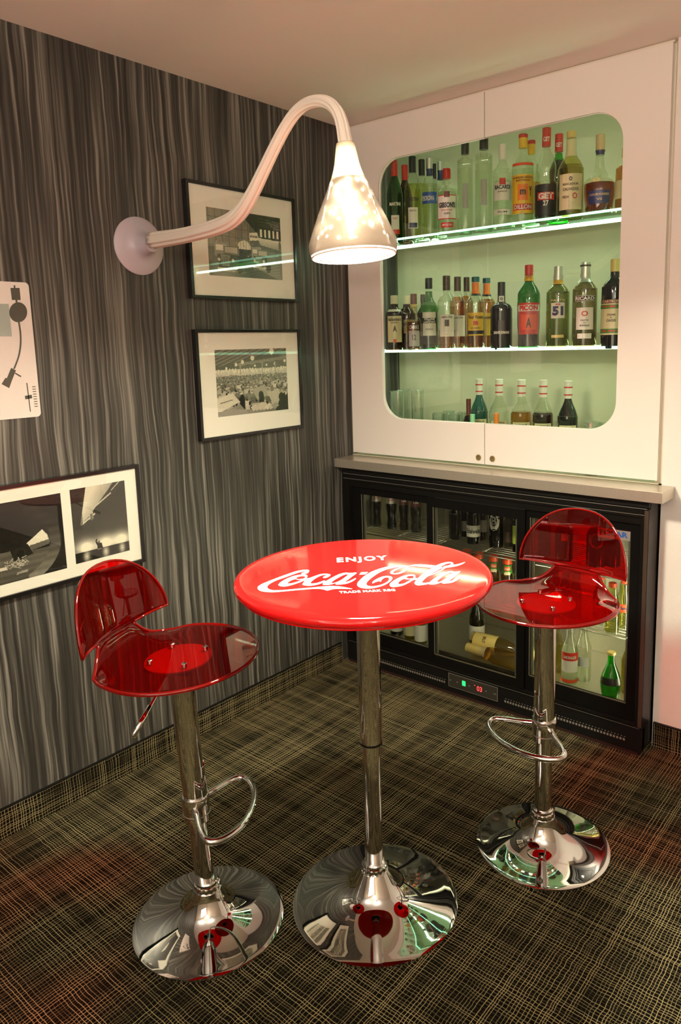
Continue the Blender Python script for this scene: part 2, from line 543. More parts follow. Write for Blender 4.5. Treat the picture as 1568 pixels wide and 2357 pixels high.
# each door: C-shaped outline around its half of the window
rightarc = [p for p in win if p[0] > XM]; leftarc = [p for p in win if p[0] < XM]
ra = sorted(rightarc, key=lambda p: -math.atan2(p[1] - 1.69, p[0] - .71))
la = sorted(leftarc, key=lambda p: math.atan2(p[1] - 1.69, -(p[0] - .71)))
DT = H - .008
xr0, xr1 = XM + gap / 2, NX1 - .004
outR = [(xr0, DT), (xr1, DT), (xr1, CZ + .004), (xr0, CZ + .004), (xr0, WZ0)] + ra[::-1] + [(xr0, WZ1)]
xl0, xl1 = .008, XM - gap / 2
outL = [(xl1, DT), (xl0, DT), (xl0, CZ + .004), (xl1, CZ + .004), (xl1, WZ0)] + la + [(xl1, WZ1)]
for nm, ol in (('l', outL), ('r', outR)):
    d = cpart('door', toloc(extrude_outline(ol, 0, TH)), 'door_white')
    d['label'] = ('white door on the left with half the rounded window' if nm == 'l' else 'white door on the right with half the rounded window')
    # glass pane set behind the opening
    x0, x1 = (xl1 - .56, xl1 - .001) if nm == 'l' else (xr0 + .001, xr0 + .56)
    obj('pane', toloc(B((x0, TH + .0005, WZ0 - .03), (x1, TH + .005, WZ1 + .03))), 'pane', d)
    # bright lip around the cut-out
    arc = la if nm == 'l' else ra[::-1]
    xe = xl1 if nm == 'l' else xr0
    path = [(xe, TH * .55, WZ0)] + [(p[0], TH * .55, p[1]) for p in (la if nm == 'l' else ra[::-1])] + [(xe, TH * .55, WZ1)]
    obj('edge_seal', toloc(tube(path, .0028, 6)), 'door_white', d, True)
    u, v = (1102, 1053) if nm == 'l' else (1134, 1056)
    p = at(u, v, y=0)
    k = obj('lock', lathe([(0, -.004), (.0115, -.004), (.0125, -.0025), (.0125, .001), (0, .001)], 20, M=Matrix.Translation((p.x, 0, p.z - CZ)) @ Matrix.Rotation(PI / 2, 4, 'X') @ Matrix.Scale(-1, 4, (0, 0, 1))), 'brass', d)
    sharp(k)
    obj('key_slot', B((p.x - .001, -.0046, p.z - CZ), (p.x + .001, -.003, p.z - CZ + .007)), 'dark_slot', d)
cpart('back_panel', toloc(B((.001, NB, .968), (NX1, NB + .02, H))), 'niche_panel')
cpart('side_panel', toloc(B((NX1 - .002, TH + .004, .968), (NX1 + .010, NB, H))), 'niche_panel')
cpart('edge_strip', toloc(B((.001, .006, CZ), (.0075, TH, H - .004))), 'door_edge')
cpart('door_jamb', toloc(B((NX1 - .018, TH + .001, .9685), (NX1 + .011, TH + .035, H - .001))), 'door_edge')
cpart('top_rail', toloc(B((.001, .004, H - .007), (NX1, TH + .03, H - .001))), 'door_edge')
cpart('bottom_board', toloc(B((.001, .002, .9685), (NX1, NB, .9725))), 'niche_panel')
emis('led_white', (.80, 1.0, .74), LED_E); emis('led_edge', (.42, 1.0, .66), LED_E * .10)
SH1, SH2 = 1.905, 1.437
SHB = .222
for z in (SH1, SH2):
    s = cpart('shelf', toloc(B((.004, .028, z), (NX1 - .005, SHB, z + .008))), 'shelf_glass')
    s['label'] = 'upper lit glass shelf' if z == SH1 else 'lower lit glass shelf'
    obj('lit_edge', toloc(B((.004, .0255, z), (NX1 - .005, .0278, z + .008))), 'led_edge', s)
    obj('light_strip', toloc(B((.004, SHB + .001, z - .002), (NX1 - .005, SHB + .012, z + .007))), 'led_white', s)
    obj('strip_holder', toloc(B((.004, SHB + .0121, z - .006), (NX1 - .005, SHB + .02, z + .010))), 'alu_trim', s)
S1, S2, S0 = SH1 + .0082, SH2 + .0082, .9727

# worktop
CT = .968
t = thing('worktop', 'brushed steel worktop ledge over the drinks fridge', 'worktop', (0, -.12, .93))
o = obj('slab', B((.001, -.008, .0), (1.45, .119, CT - .93), .0015), 'steel', t)

# ------------------------------------------------------------------ bottles
PROF = {
    'std': [(.9, 0), (1, .02), (1, .60), (.95, .66), (.70, .72), (.42, .77), (.36, .82), (.35, 1)],
    'vermouth': [(.92, 0), (1, .02), (1, .52), (.94, .60), (.72, .69), (.50, .76), (.38, .82), (.36, 1)],
    'tall': [(.95, 0), (1, .015), (1, .745), (.96, .765), (.55, .78), (.44, .79), (.44, 1)],
    'gin': [(.95, 0), (1, .02), (1, .60), (.92, .67), (.55, .73), (.40, .77), (.38, 1)],
    'rum': [(.95, 0), (1, .02), (1, .62), (.93, .68), (.62, .735), (.46, .775), (.40, .82), (.40, 1)],
    'dillon': [(.95, 0), (1, .015), (1, .60), (.93, .67), (.62, .74), (.42, .79), (.38, .83), (.38, 1)],
    'get': [(.94, 0), (1, .015), (1, .37), (.92, .40), (.80, .44), (.86, .52), (.84, .60), (.60, .68), (.38, .74), (.34, .78), (.34, 1)],
    'calva': [(.94, 0), (1, .015), (1, .50), (.95, .57), (.74, .64), (.46, .70), (.37, .75), (.36, 1)],
    'cognac': [(.80, 0), (.84, .01), (.97, .18), (1, .32), (.93, .40), (.60, .47), (.36, .55), (.27, .65), (.25, .74), (.25, 1)],
    'pastis': [(.94, 0), (1, .015), (1, .62), (.96, .68), (.74, .735), (.44, .78), (.36, .82), (.35, 1)],
    'picon': [(.92, 0), (.96, .015), (.93, .15), (1, .30), (1, .60), (.94, .67), (.70, .735), (.42, .79), (.36, .83), (.34, 1)],
    'port': [(.94, 0), (1, .015), (1, .54), (.97, .60), (.78, .655), (.42, .69), (.34, .73), (.35, .80), (.31, 1)],
    'monin': [(.92, 0), (1, .015), (1, .55), (.96, .60), (.80, .66), (.54, .73), (.38, .79), (.35, .83), (.34, 1)],
    'perrier': [(.62, 0), (.70, .01), (.90, .14), (1, .28), (.98, .40), (.82, .54), (.55, .68), (.37, .78), (.33, .88), (.37, .94), (.37, 1)],
    'burg': [(.94, 0), (1, .015), (1, .40), (.95, .50), (.75, .62), (.48, .74), (.37, .82), (.36, 1)],
    'chivas': [(.92, 0), (1, .02), (1, .45), (.92, .53), (.62, .60), (.42, .68), (.40, .74), (.44, .80), (.36, .82), (.36, 1)],
    'square': [(.94, 0), (1, .02), (1, .60), (.93, .68), (.60, .76), (.42, .80), (.40, 1)],
    'lawson': [(.92, 0), (1, .015), (1, .48), (.96, .56), (.80, .63), (.52, .70), (.40, .76), (.37, 1)],
    'beer': [(.92, 0), (1, .02), (1, .52), (.92, .60), (.66, .70), (.46, .80), (.40, .86), (.40, 1)],
    'coke': [(.86, 0), (.94, .02), (.96, .12), (.86, .24), (1, .45), (1, .56), (.80, .70), (.52, .84), (.44, .90), (.44, 1)],
    'juice': [(.92, 0), (1, .02), (1, .55), (.94, .64), (.72, .75), (.66, .80), (.66, 1)],
    'swing': [(.92, 0), (1, .015), (1, .50), (.94, .58), (.62, .72), (.42, .82), (.40, 1)],
}


def dense(prof, n=4):
    pts = catmull([(r, 0, z) for r, z in prof], n)
    return [(max(p.x, .01), p.z) for p in pts]


def prof_r(pr, z):
    for (r0, z0), (r1, z1) in zip(pr, pr[1:]):
        if z0 <= z <= z1: return r0 + (r1 - r0) * (z - z0) / max(1e-9, z1 - z0)
    return pr[-1][0]


SHORT_LIQ = {}


def bottle(label, kind, base, rad, hgt, glass='clear', liquid=None, level=.6, cap='red', cap0=.86, cap_r=None, bands=(), tags=(), face=None, group=None, name='liquor_bottle', rot=None, seg=24, cat='bottle', topping=None):
    """bands: (z0, z1, half_angle_deg, ink) labels;  tags: (text, zc, h, half_angle, ink, off_deg, bold) lettering"""
    t = thing(name, label, cat, base, group=group)
    if rot: t.rotation_euler = rot
    pr = [(r * rad, z * hgt) for r, z in dense(PROF[kind])]
    if rot is None:
        if face is None:
            dv = CAM - Vector(base); face = math.atan2(dv.y, dv.x)
        else: face = math.radians(face)
    else: face = math.radians(face or 0)
    zc = cap0 * hgt
    gl = [p for p in pr if p[1] <= zc + .004] or pr
    sharp(obj('glass', lathe([(0, 0)] + gl + [(0, gl[-1][1])], seg), G[glass], t), 50)
    if liquid:
        lv = level * hgt
        li = [(max(.002, r - .0022), max(z, .004)) for r, z in pr if z < lv]
        li.append((max(.002, prof_r(pr, lv) - .0022), lv))
        sharp(obj('liquid', lathe([(0, .004)] + li + [(0, lv)], seg), G['L_' + liquid], t), 50)
    if cap:
        rc = cap_r * rad if cap_r else prof_r(pr, zc) + .0015
        e = .0012
        c = obj('cap', lathe([(0, zc), (rc, zc), (rc, hgt - e), (rc - e, hgt), (0, hgt)], 20), G['P_' + cap], t); sharp(c)
        if topping:
            z0 = zc + (hgt - zc) * .72
            obj('cap_top', lathe([(rc, z0), (rc + .0006, z0), (rc + .0006, hgt - e), (rc - e, hgt + .0006), (0, hgt + .0006)], 20), G['P_' + topping], c)
    last = None
    for li_, (z0, z1, ha, ink) in enumerate(bands):
        lift = .0005 + .0005 * li_
        n = 14; bm = bmesh.new()
        zs = [z0 + (z1 - z0) * k / 4 for k in range(5)]
        grid = []
        for q in zs:
            rr = prof_r(pr, q * hgt) + lift
            if q >= cap0 and cap: rr = max(rr, (cap_r * rad if cap_r else prof_r(pr, zc) + .0015) + lift)
            grid.append([bm.verts.new((rr * math.cos(face + math.radians(ha) * (2 * i / n - 1)), rr * math.sin(face + math.radians(ha) * (2 * i / n - 1)), q * hgt)) for i in range(n + 1)])
        for a, b in zip(grid, grid[1:]):
            for i in range(n): bm.faces.new((a[i], a[i + 1], b[i + 1], b[i]))
        last = obj('label', bm, G['P_' + ink], t, True)
    for tg in tags:
        s, zcn, h, ha, ink = tg[:5]; off = math.radians(tg[5]) if len(tg) > 5 else 0; bold = tg[6] if len(tg) > 6 else .02
        def fn(x, y, zcn=zcn, h=h, ha=ha, off=off):
            z = (zcn + (y - .5) * h) * hgt
            rr = prof_r(pr, z) + .0010 + .0005 * len(bands)
            if cap and z >= zc: rr = max(rr, prof_r(pr, zc) + .0035)
            a = face + off + math.radians(ha) * (2 * x - 1)
            return (rr * math.cos(a), rr * math.sin(a), z)
        text_obj('lettering', s, fn, G['P_' + ink], last or t, bold)
    return t


def stand(u, vtop, wpx, zs, y, ubase=None):
    """base point, radius, height of an upright thing standing on z=zs in the plane y, from its photo outline"""
    p = at(u, vtop, y=y)
    h = p.z - zs
    rad = wpx / 2 * depth((p.x, y, zs + h * .35)) / FPX
    return (p.x, y, zs), rad, h


def z1(x, y): return 850 + x / 2.6133, 240 + y / 2.6133
def z2(x, y): return 850 + x / 2.6133, 580 + y / 2.6133


FR, BK = .068, .150


def shelf_bottle(zoom, zs, x, top, w, y, label, kind, group, **k):
    u, v = zoom(x, top)
    b, r, h = stand(u, v, w / 2.6133, zs, y)
    return bottle(label, kind, b, r, h, group=group, **k)


g1 = 'spirit bottles on the upper glass shelf'
A = lambda *a, **k: shelf_bottle(z1, S1, *a[:6], g1, **k)
A(150, 338, 98, FR, 'dark green vermouth bottle with bright red cap, leftmost on upper shelf', 'vermouth', glass='green', cap='red', cap0=.80, cap_r=.40,
  bands=[(.12, .30, 28, 'white'), (.06, .12, 30, 'red')], tags=[('MARTINI', .44, .042, 38, 'white', 0, .03), ('ROSSO', .26, .02, 15, 'red')])
A(213, 366, 92, BK, 'dark bottle with dull red cap half hidden behind green vermouth bottle', 'vermouth', glass='brown', liquid='wine', level=.7, cap='red', cap0=.80, cap_r=.40)
A(259, 315, 106, FR, 'pale yellow vermouth bottle with black cap and narrow white label', 'vermouth', glass='clear', liquid='vermouth', level=.66, cap='black', cap0=.80, cap_r=.40,
  bands=[(.10, .36, 32, 'white'), (.11, .17, 26, 'navy')], tags=[('MARTINI', .46, .044, 36, 'black', 0, .04), ('BIANCO', .32, .022, 20, 'brown')])
A(315, 333, 92, BK, 'clear pale green bottle with black cap behind fluted vodka bottle', 'vermouth', glass='clear', liquid='vermouth', level=.7, cap='black', cap0=.80, cap_r=.40)
A(362, 325, 96, FR, 'clear fluted vodka bottle with blue label and silver cap', 'std', glass='clear', liquid='water', level=.66, cap='silver', cap0=.86,
  bands=[(.40, .55, 62, 'blue'), (.78, .86, 180, 'navy')], tags=[('WYBOROWA', .47, .065, 54, 'white', -22, .03)])
A(393, 358, 48, .198, 'slim dark capped bottle peeking out beside the silver vodka cap', 'std', glass='clear', liquid='water', level=.6, cap='black', cap0=.8)
A(427, 345, 84, .142, 'clear vodka bottle with blue neck band in back row', 'std', glass='clear', liquid='water', level=.6, cap='silver', cap0=.88, bands=[(.76, .88, 180, 'navy')])
A(466, 388, 126, FR - .01, 'clear gin bottle with red cap and white house-shaped label', 'gin', glass='clear', liquid='water', level=.62, cap='red', cap0=.84, cap_r=.38,
  bands=[(.19, .57, 56, 'red'), (.205, .555, 53, 'white'), (.06, .14, 34, 'red'), (.53, .62, 15, 'maroon')],
  tags=[("GIBSON'S", .41, .085, 44, 'black', 0, .04), ('LONDON DRY', .33, .02, 30, 'red'), ('GIN', .28, .032, 15, 'brown'), ('IMPORTED', .10, .032, 26, 'white')])
A(577, 226, 94, FR, 'tall straight clear bottle with black stopper, left of the door gap', 'tall', glass='clear', liquid='water', level=.70, cap='black', cap0=.86, cap_r=.5,
  bands=[(.24, .52, 20, 'grey')])
A(690, 195, 104, FR, 'tall straight clear bottle with black stopper right at the door gap', 'tall', glass='clear', liquid='water', level=.70, cap='black', cap0=.86, cap_r=.5, bands=[(.24, .52, 20, 'grey')])
A(803, 243, 114, FR, 'clear white rum bottle with white cap and white label', 'rum', glass='clear', liquid='water', level=.55, cap='white', cap0=.81, cap_r=.42,
  bands=[(.30, .52, 60, 'white'), (.49, .57, 18, 'red'), (.12, .19, 58, 'white')], tags=[('BACARDI', .46, .05, 46, 'black', 0, .03), ('SUPERIOR', .405, .016, 26, 'brown'), ('RUM', .155, .02, 26, 'black')])
A(927, 182, 134, FR, 'clear rum bottle with orange label, yellow neck and red cap top', 'dillon', glass='clear', liquid='water', level=.60, cap='yellow', cap0=.845, cap_r=.40, topping='red',
  bands=[(.09, .53, 66, 'yellow'), (.13, .20, 52, 'red'), (.24, .42, 26, 'orange'), (.63, .66, 60, 'orangered')],
  tags=[('DILLON', .165, .05, 44, 'white', 0, .03), ('RHUM BLANC AGRICOLE', .495, .024, 52, 'maroon'), ('MARTINIQUE', .46, .024, 34, 'maroon'), ('m', .33, .06, 14, 'brown', 0, .05), ('Y', .34, .11, 8, 'brown', 38, .03)])
A(977, 219, 112, BK, 'second rum bottle with yellow neck and red cap top, in back row', 'dillon', glass='clear', liquid='water', level=.62, cap='yellow', cap0=.84, cap_r=.40, topping='red', bands=[(.12, .50, 66, 'yellow')])
A(1068, 143, 140, FR, 'mint liqueur bottle with bulging clear shoulder, red cap and red banner label', 'get', glass='clear', liquid='mint', level=.375, cap='red', cap0=.80, cap_r=.37,
  bands=[(.03, .37, 60, 'black'), (.20, .285, 42, 'red')], tags=[('GET', .243, .07, 36, 'white', 0, .05), ('27', .165, .06, 13, 'white', 0, .03), ('GET', .87, .05, 40, 'white', 0, .03)])
A(1143, 180, 130, BK, 'bright green mint liqueur bottle with red cap, in back row', 'get', glass='perrier', liquid='mint', level=.7, cap='red', cap0=.80, cap_r=.37, tags=[('GET', .87, .05, 40, 'white', 0, .03)])
A(1218, 163, 154, FR, 'olive green brandy bottle with cream label, gold cap and neck seal', 'calva', glass='olive', liquid='olivebrandy', level=.60, cap='gold', cap0=.92, cap_r=.37,
  bands=[(.06, .48, 56, 'parch'), (.70, .90, 120, 'parch')], tags=[('BEAUJOUR', .355, .034, 34, 'brown', 0, .02), ('CALVADOS', .30, .034, 34, 'brown', 0, .02), ('o', .22, .07, 10, 'red', 18, .0), ('VIEUX', .21, .03, 16, 'brown', -22), ('o', .42, .05, 7, 'brown')])
A(1393, 183, 188, FR, 'brown cognac bottle with teardrop body, dark blue oval label and gold neck', 'cognac', glass='clear', liquid='cognac', level=.37, cap='tan', cap0=.78, cap_r=.29,
  bands=[(.09, .26, 42, 'navy'), (.74, .80, 180, 'navy')], tags=[('COURVOISIER', .205, .028, 36, 'tan', 0, .02), ('VS', .145, .03, 10, 'tan', 0, .02), ('o', .395, .05, 14, 'gold', -12, .02)])
A(1548, 262, 120, FR, 'amber bottle cut off by the right edge of the window, upper shelf', 'dillon', glass='clear', liquid='whisky', level=.70, cap='gold', cap0=.84, cap_r=.42, bands=[(.16, .46, 70, 'parch')])

g2 = 'spirit bottles on the lower glass shelf'
A2 = lambda *a, **k: shelf_bottle(z2, S2, *a[:6], g2, **k)
A2(150, 262, 112, FR, 'dark whisky bottle with cream cap and tall cream label, leftmost lower shelf', 'square', glass='brown', liquid='whisky', level=.7, cap='cream', cap0=.84, cap_r=.40,
   bands=[(.14, .62, 46, 'parch'), (.70, .745, 60, 'white'), (.13, .20, 9, 'red')], tags=[("Ballantine's", .56, .06, 38, 'brown', 0, .02), ('FINEST', .495, .02, 22, 'brown'), ('A', .39, .11, 11, 'brown', 0, .06)])
A2(225, 263, 104, BK, 'second dark whisky bottle with cream cap, tucked behind', 'square', glass='brown', liquid='whisky', level=.7, cap='cream', cap0=.84, cap_r=.40, bands=[(.30, .55, 60, 'parch')], tags=[("Ballantine's", .48, .07, 42, 'brown', 10, .02)])
A2(267, 252, 94, .056, 'squat whisky bottle with maroon cap and embossed silver label', 'chivas', glass='smoke', liquid='whisky', level=.5, cap='maroon', cap0=.82, cap_r=.42,
   bands=[(.76, .815, 180, 'gold'), (.06, .34, 40, 'grey')], tags=[('CHIVAS', .40, .07, 34, 'silver', 0, .02), ('12', .22, .10, 14, 'brown', 0, .03)])
A2(322, 255, 70, .185, 'brown capped dark bottle mostly hidden behind the green whisky bottle', 'std', glass='brown', liquid='whisky', level=.7, cap='brown', cap0=.86)
A2(358, 157, 108, .120, 'green whisky bottle with black cap and white label', 'lawson', glass='green', liquid='whisky', level=.6, cap='black', cap0=.85, cap_r=.40,
   bands=[(.19, .52, 46, 'white'), (.36, .44, 47, 'black'), (.52, .66, 180, 'green')], tags=[('WILLIAM', .425, .04, 34, 'white', 0, .03), ("LAWSON'S", .378, .04, 38, 'white', 0, .03), ('SCOTCH', .28, .02, 22, 'brown')])
ga = dict(glass='clear', liquid='whisky', cap='brown', cap0=.80, cap_r=.42)
A2(465, 143, 106, .064, 'whisky bottle with dark brown capsule and cream label, front of three alike', 'std', level=.26, bands=[(.17, .47, 52, 'white'), (.31, .40, 14, 'brown')], tags=[('ABERLOUR', .435, .028, 36, 'brown', 0, .02), ('10', .20, .03, 8, 'tan')], **ga)
A2(531, 149, 96, .138, 'full whisky bottle with dark brown capsule, second of three alike', 'std', level=.72, bands=[(.17, .46, 60, 'white')], tags=[('ABERLOUR', .43, .026, 40, 'brown', 0, .02)], **ga)
A2(586, 152, 84, .203, 'full whisky bottle with dark brown capsule, rearmost of three alike', 'std', level=.74, **ga)
gf = dict(glass='clear', liquid='whisky', cap='teal', cap0=.93, cap_r=.42)
A2(640, 150, 112, FR, 'bourbon bottle with teal cap, orange neck band and yellow label', 'std', level=.26, bands=[(.18, .50, 52, 'yellow'), (.20, .25, 52, 'black'), (.76, .92, 180, 'orange'), (.745, .775, 180, 'black')], tags=[('Four Roses', .44, .05, 44, 'black', 0, .02), ('m', .355, .06, 13, 'red', 0, .07), ('BOURBON', .285, .02, 26, 'brown')], **gf)
A2(706, 157, 108, BK, 'second bourbon bottle with teal cap and orange neck, behind door gap', 'std', level=.70, bands=[(.18, .50, 60, 'yellow'), (.76, .92, 180, 'orange'), (.745, .775, 180, 'black')], tags=[('Roses', .44, .05, 34, 'black', 0, .02)], **gf)
A2(796, 181, 132, FR, 'black port bottle with white seal on the neck and cloaked figure label', 'port', glass='black', cap='black', cap0=.72, cap_r=.34,
   bands=[(.24, .42, 18, 'brown'), (.70, .79, 40, 'white')], tags=[('A', .34, .14, 9, 'black', 0, .10), ('SANDEMAN', .235, .045, 40, 'white', 0, .03), ('o', .745, .04, 16, 'black')])
A2(962, 78, 136, FR, 'green aperitif bottle with red cap and red and orange label', 'picon', glass='green', liquid='picon', level=.40, cap='red', cap0=.875, cap_r=.37,
   bands=[(.16, .54, 60, 'red'), (.44, .515, 61, 'white'), (.215, .40, 40, 'orangered'), (.805, .865, 180, 'yellow')], tags=[('PICON', .48, .062, 46, 'red', 0, .05), ('A', .30, .12, 13, 'brown', 0, .03), ('AMER', .85, .03, 40, 'red')])
A2(1139, 85, 138, FR, 'dark green pastis bottle with silver cap and white square number label', 'pastis', glass='dkgreen', liquid='pastis', level=.78, cap='silver', cap0=.87, cap_r=.37,
   bands=[(.355, .545, 34, 'white'), (.37, .53, 30, 'white'), (.115, .15, 30, 'gold'), (.775, .83, 180, 'yellow'), (.83, .885, 180, 'silver')], tags=[('51', .445, .115, 25, 'navy', 0, .06), ('PASTIS', .575, .025, 32, 'tan', 0, .02), ('o', .525, .018, 12, 'red', 0, .05)])
A2(1303, 60, 146, FR, 'brown green pastis bottle with silver capsule and white framed label', 'pastis', glass='smoke', liquid='pastis', level=.76, cap='silver', cap0=.86, cap_r=.37,
   bands=[(.535, .60, 50, 'white'), (.54, .595, 48, 'black'), (.20, .46, 40, 'white'), (.095, .155, 32, 'white'), (.76, .86, 180, 'silver'), (.945, .965, 180, 'brown')], tags=[('RICARD', .567, .042, 42, 'white', 0, .04), ('PASTIS', .31, .02, 16, 'brown'), ('DE', .28, .014, 5, 'brown'), ('MARSEILLE', .25, .02, 20, 'brown'), ('o', .39, .06, 14, 'red', 0, .0)])
A2(1482, 42, 150, FR, 'black cassis liqueur bottle with gold cap and cream berry label, far right', 'pastis', glass='black', liquid=None, cap='gold', cap0=.855, cap_r=.37,
   bands=[(.13, .53, 80, 'parch'), (.49, .535, 80, 'maroon'), (.15, .20, 80, 'green'), (.43, .475, 80, 'green')], tags=[('CARTRON', .513, .032, 40, 'tan', -16, .03), ('CREME', .36, .024, 18, 'brown', -12), ('de', .33, .014, 5, 'brown', -12), ('CASSIS', .295, .03, 20, 'brown', -12), ('oo oo oo', .455, .022, 50, 'red', -8, .05), ('oo oo oo', .175, .022, 50, 'red', -8, .05)])

g3 = 'syrup bottles on the cabinet floor'
YM = .20
A3 = lambda *a, **k: shelf_bottle(z2, S0, *a[:6], g3, **k)
ms = dict(cap='white', cap0=.80, cap_r=.38)
for x, top, w, lq, lv, lab, y in ((662, 762, 110, 'syrup_blue', .80, 'bright turquoise syrup bottle with white cap', YM), (782, 765, 118, 'water', .50, 'nearly colourless clear syrup bottle with white cap behind orange neck', YM - .02),
                                  (917, 768, 128, 'syrup_amber', .62, 'amber syrup bottle with white cap', YM - .03), (1048, 770, 124, 'syrup_brown', .62, 'dark red-brown syrup bottle with white cap', YM - .03), (1199, 775, 124, 'syrup_black', .80, 'blackish green syrup bottle with white cap, rightmost of the syrups', YM - .05)):
    A3(x, top, w, y, lab, 'monin', glass='clear', liquid=lq, level=lv, bands=[(.20, .50, 50, 'parch'), (.835, .85, 180, 'red'), (.92, .935, 180, 'red')],
       tags=[('MONIN', .42, .055, 40, 'black', 0, .03), ('Le Sirop de', .475, .022, 30, 'brown')], **ms)
A3(598, 883, 62, .12, 'small dark wine bottle with brown capsule beside turquoise syrup', 'std', glass='brown', liquid='wine', level=.7, cap='maroon', cap0=.72, cap_r=.46)
A3(622, 975, 60, .07, 'pale green bottle neck just above the window sill', 'std', glass='clear', liquid='water', level=.6, cap='ltgreen', cap0=.72, cap_r=.5)
A3(766, 968, 62, .07, 'small bottle with orange capsule neck in front of clear syrup', 'std', glass='clear', liquid='juice', level=.6, cap='orange', cap0=.70, cap_r=.5)


def tumbler(label, x, top, w, y, group, zb=None, hh=None):
    u, v = z2(x, top)
    b, r, h = stand(u, v, w / 2.6133, zb or S0, y)
    t = thing('drinking_glass', label, 'glass', b, group=group)
    n = 20; bm = bmesh.new(); rings = []
    pr = [(r * .84, 0), (r * .86, .004), (r * .94, h * .5), (r, h), (r - .003, h), (r * .9, h * .5), (r * .80, .014)]
    lathe([(0, 0)] + pr + [(0, .012)], n, bm)
    for i, vv in enumerate(bm.verts):
        rr = math.hypot(vv.co.x, vv.co.y)
        if .004 < vv.co.z < h * .9 and rr > r * .5 and int(round(math.atan2(vv.co.y, vv.co.x) / (2 * PI / n))) % 2:
            vv.co.x *= .965; vv.co.y *= .965
    obj('wall', bm, 'tumbler', t)
    obj('rim', tube([(r * math.cos(2 * PI * k / 24), r * math.sin(2 * PI * k / 24), h) for k in range(24)], .0014, 6, closed=True), 'tumbler', t, True)
    obj('foot', lathe([(0, .001), (r * .80, .001), (r * .80, .011), (0, .011)], n), 'tumbler', t)
    return t


gg = 'tumblers on the cabinet floor'
for x, top, w, y, lab in ((166, 838, 88, .10, 'tall faceted tumbler, leftmost on the cabinet floor'), (212, 828, 84, .19, 'tall tumbler just behind the leftmost tumbler'), (292, 832, 80, .12, 'tall faceted tumbler standing alone right of the tumbler pair'),
                          (420, 968, 78, .12, 'low tumbler nearest the tall tumblers'), (480, 958, 78, .20, 'low tumbler second from the tall tumblers'), (512, 975, 74, .11, 'low tumbler in front of the dark wine neck'),
                          (562, 965, 62, .21, 'low tumbler partly behind the dark wine neck'), (1345, 1023, 98, .05, 'low tumbler in the lower right window corner'), (1425, 1030, 78, .13, 'tumbler cut off by the rounded lower right window corner')):
    tumbler(lab, x, top, w, y, gg)

# ------------------------------------------------------------------ drinks fridge
FX0, FX1, FYF, FYB = .022, 1.400, -.100, .36
fr = thing('bottle_fridge', 'black three-door glass-front bottle fridge under the steel worktop', 'fridge', (FX0, FYF, 0))


def fpart(name, boxes, m, parent=None, bev=0):
    bm = bmesh.new()
    for a, b in boxes: box(bm, [a[0] - FX0, a[1] - FYF, a[2]], [b[0] - FX0, b[1] - FYF, b[2]], bev)
    return obj(name, bm, m, parent or fr)


FT = .925
IZ0, IZ1, IY0, IY1 = .155, .84, -.03, .34
fpart('cabinet_body', [((FX0, FYF + .012, .02), (FX0 + .03, FYB, FT)), ((FX1 - .03, FYF + .012, .02), (FX1, FYB, FT)), ((FX0 + .03, FYF + .02, .845), (FX1 - .03, FYB, FT)),
                       ((FX0 + .03, FYB - .02, .02), (FX1 - .03, FYB, .845)), ((FX0 + .03, FYF + .04, .02), (FX1 - .03, FYB - .02, .15))], 'black_metal')
fpart('inner_lining', [((FX0 + .031, IY1 - .004, IZ0), (FX1 - .031, IY1 - .0005, IZ1)), ((FX0 + .0305, IY0 + .012, IZ0), (FX0 + .034, IY1 - .005, IZ1)), ((FX1 - .034, IY0 + .012, IZ0), (FX1 - .0305, IY1 - .005, IZ1)),
                       ((FX0 + .035, IY0 - .01, IZ0 - .004), (FX1 - .035, IY1 - .005, IZ0)), ((FX0 + .035, IY0 + .012, IZ1 - .002), (FX1 - .035, IY1 - .005, IZ1))], 'alu')
fpart('front_frame', [((FX0, FYF, .105), (.060, FYF + .012, .90)), ((1.372, FYF, .105), (FX1, FYF + .012, .90)), ((.060, FYF, .868), (1.372, FYF + .012, .90)), ((.060, FYF + .006, .842), (1.372, FYF + .02, .868)), ((.060, FYF + .004, .105), (1.372, FYF + .02, .118))], 'black_metal', bev=.0015)
fpart('top_rail', [((FX0, FYF - .004, .905), (FX1, FYF + .02, .925))], 'black_plastic', bev=.001)
for za, zb in ((.8995, .9015), (.8775, .8790), (.1035, .1048)): fpart('trim_line', [((.03, FYF - .0012, za), (1.392, FYF - .0002, zb))], 'alu_trim')
fpart('corner_post', [((1.385, FYF - .003, .11), (1.3985, FYF + .002, .895))], pbr('post_gloss', (.06, .04, .03), .25, var=.05), bev=.001)
kick = fpart('kick_panel', [((FX0, FYF + .004, .010), (FX1, FYF + .03, .100))], 'black_plastic')
fpart('foot_rail', [((FX0 + .01, FYF + .001, .0), (FX1 - .01, FYF + .03, .010))], pbr('dark_red_rail', (.03, .012, .010), .4, var=.1))
# ventilation slots, too small to pick apart
vs = []
for x0, x1 in ((.12, .572), (.852, 1.345)):
    n = int((x1 - x0) / .0118)
    for i in range(n):
        x = x0 + (x1 - x0) * i / n
        vs.append(((x, FYF + .0028, .041), (x + .0072, FYF + .0042, .049)))
        vs.append(((x + .004, FYF + .0035, .055), (x + .0085, FYF + .0042, .0575)))
ve = fpart('vent_slots', vs, pbr('vent_metal', (.46, .44, .38), .35, .6, var=.2), kick)
ve['kind'] = 'stuff'
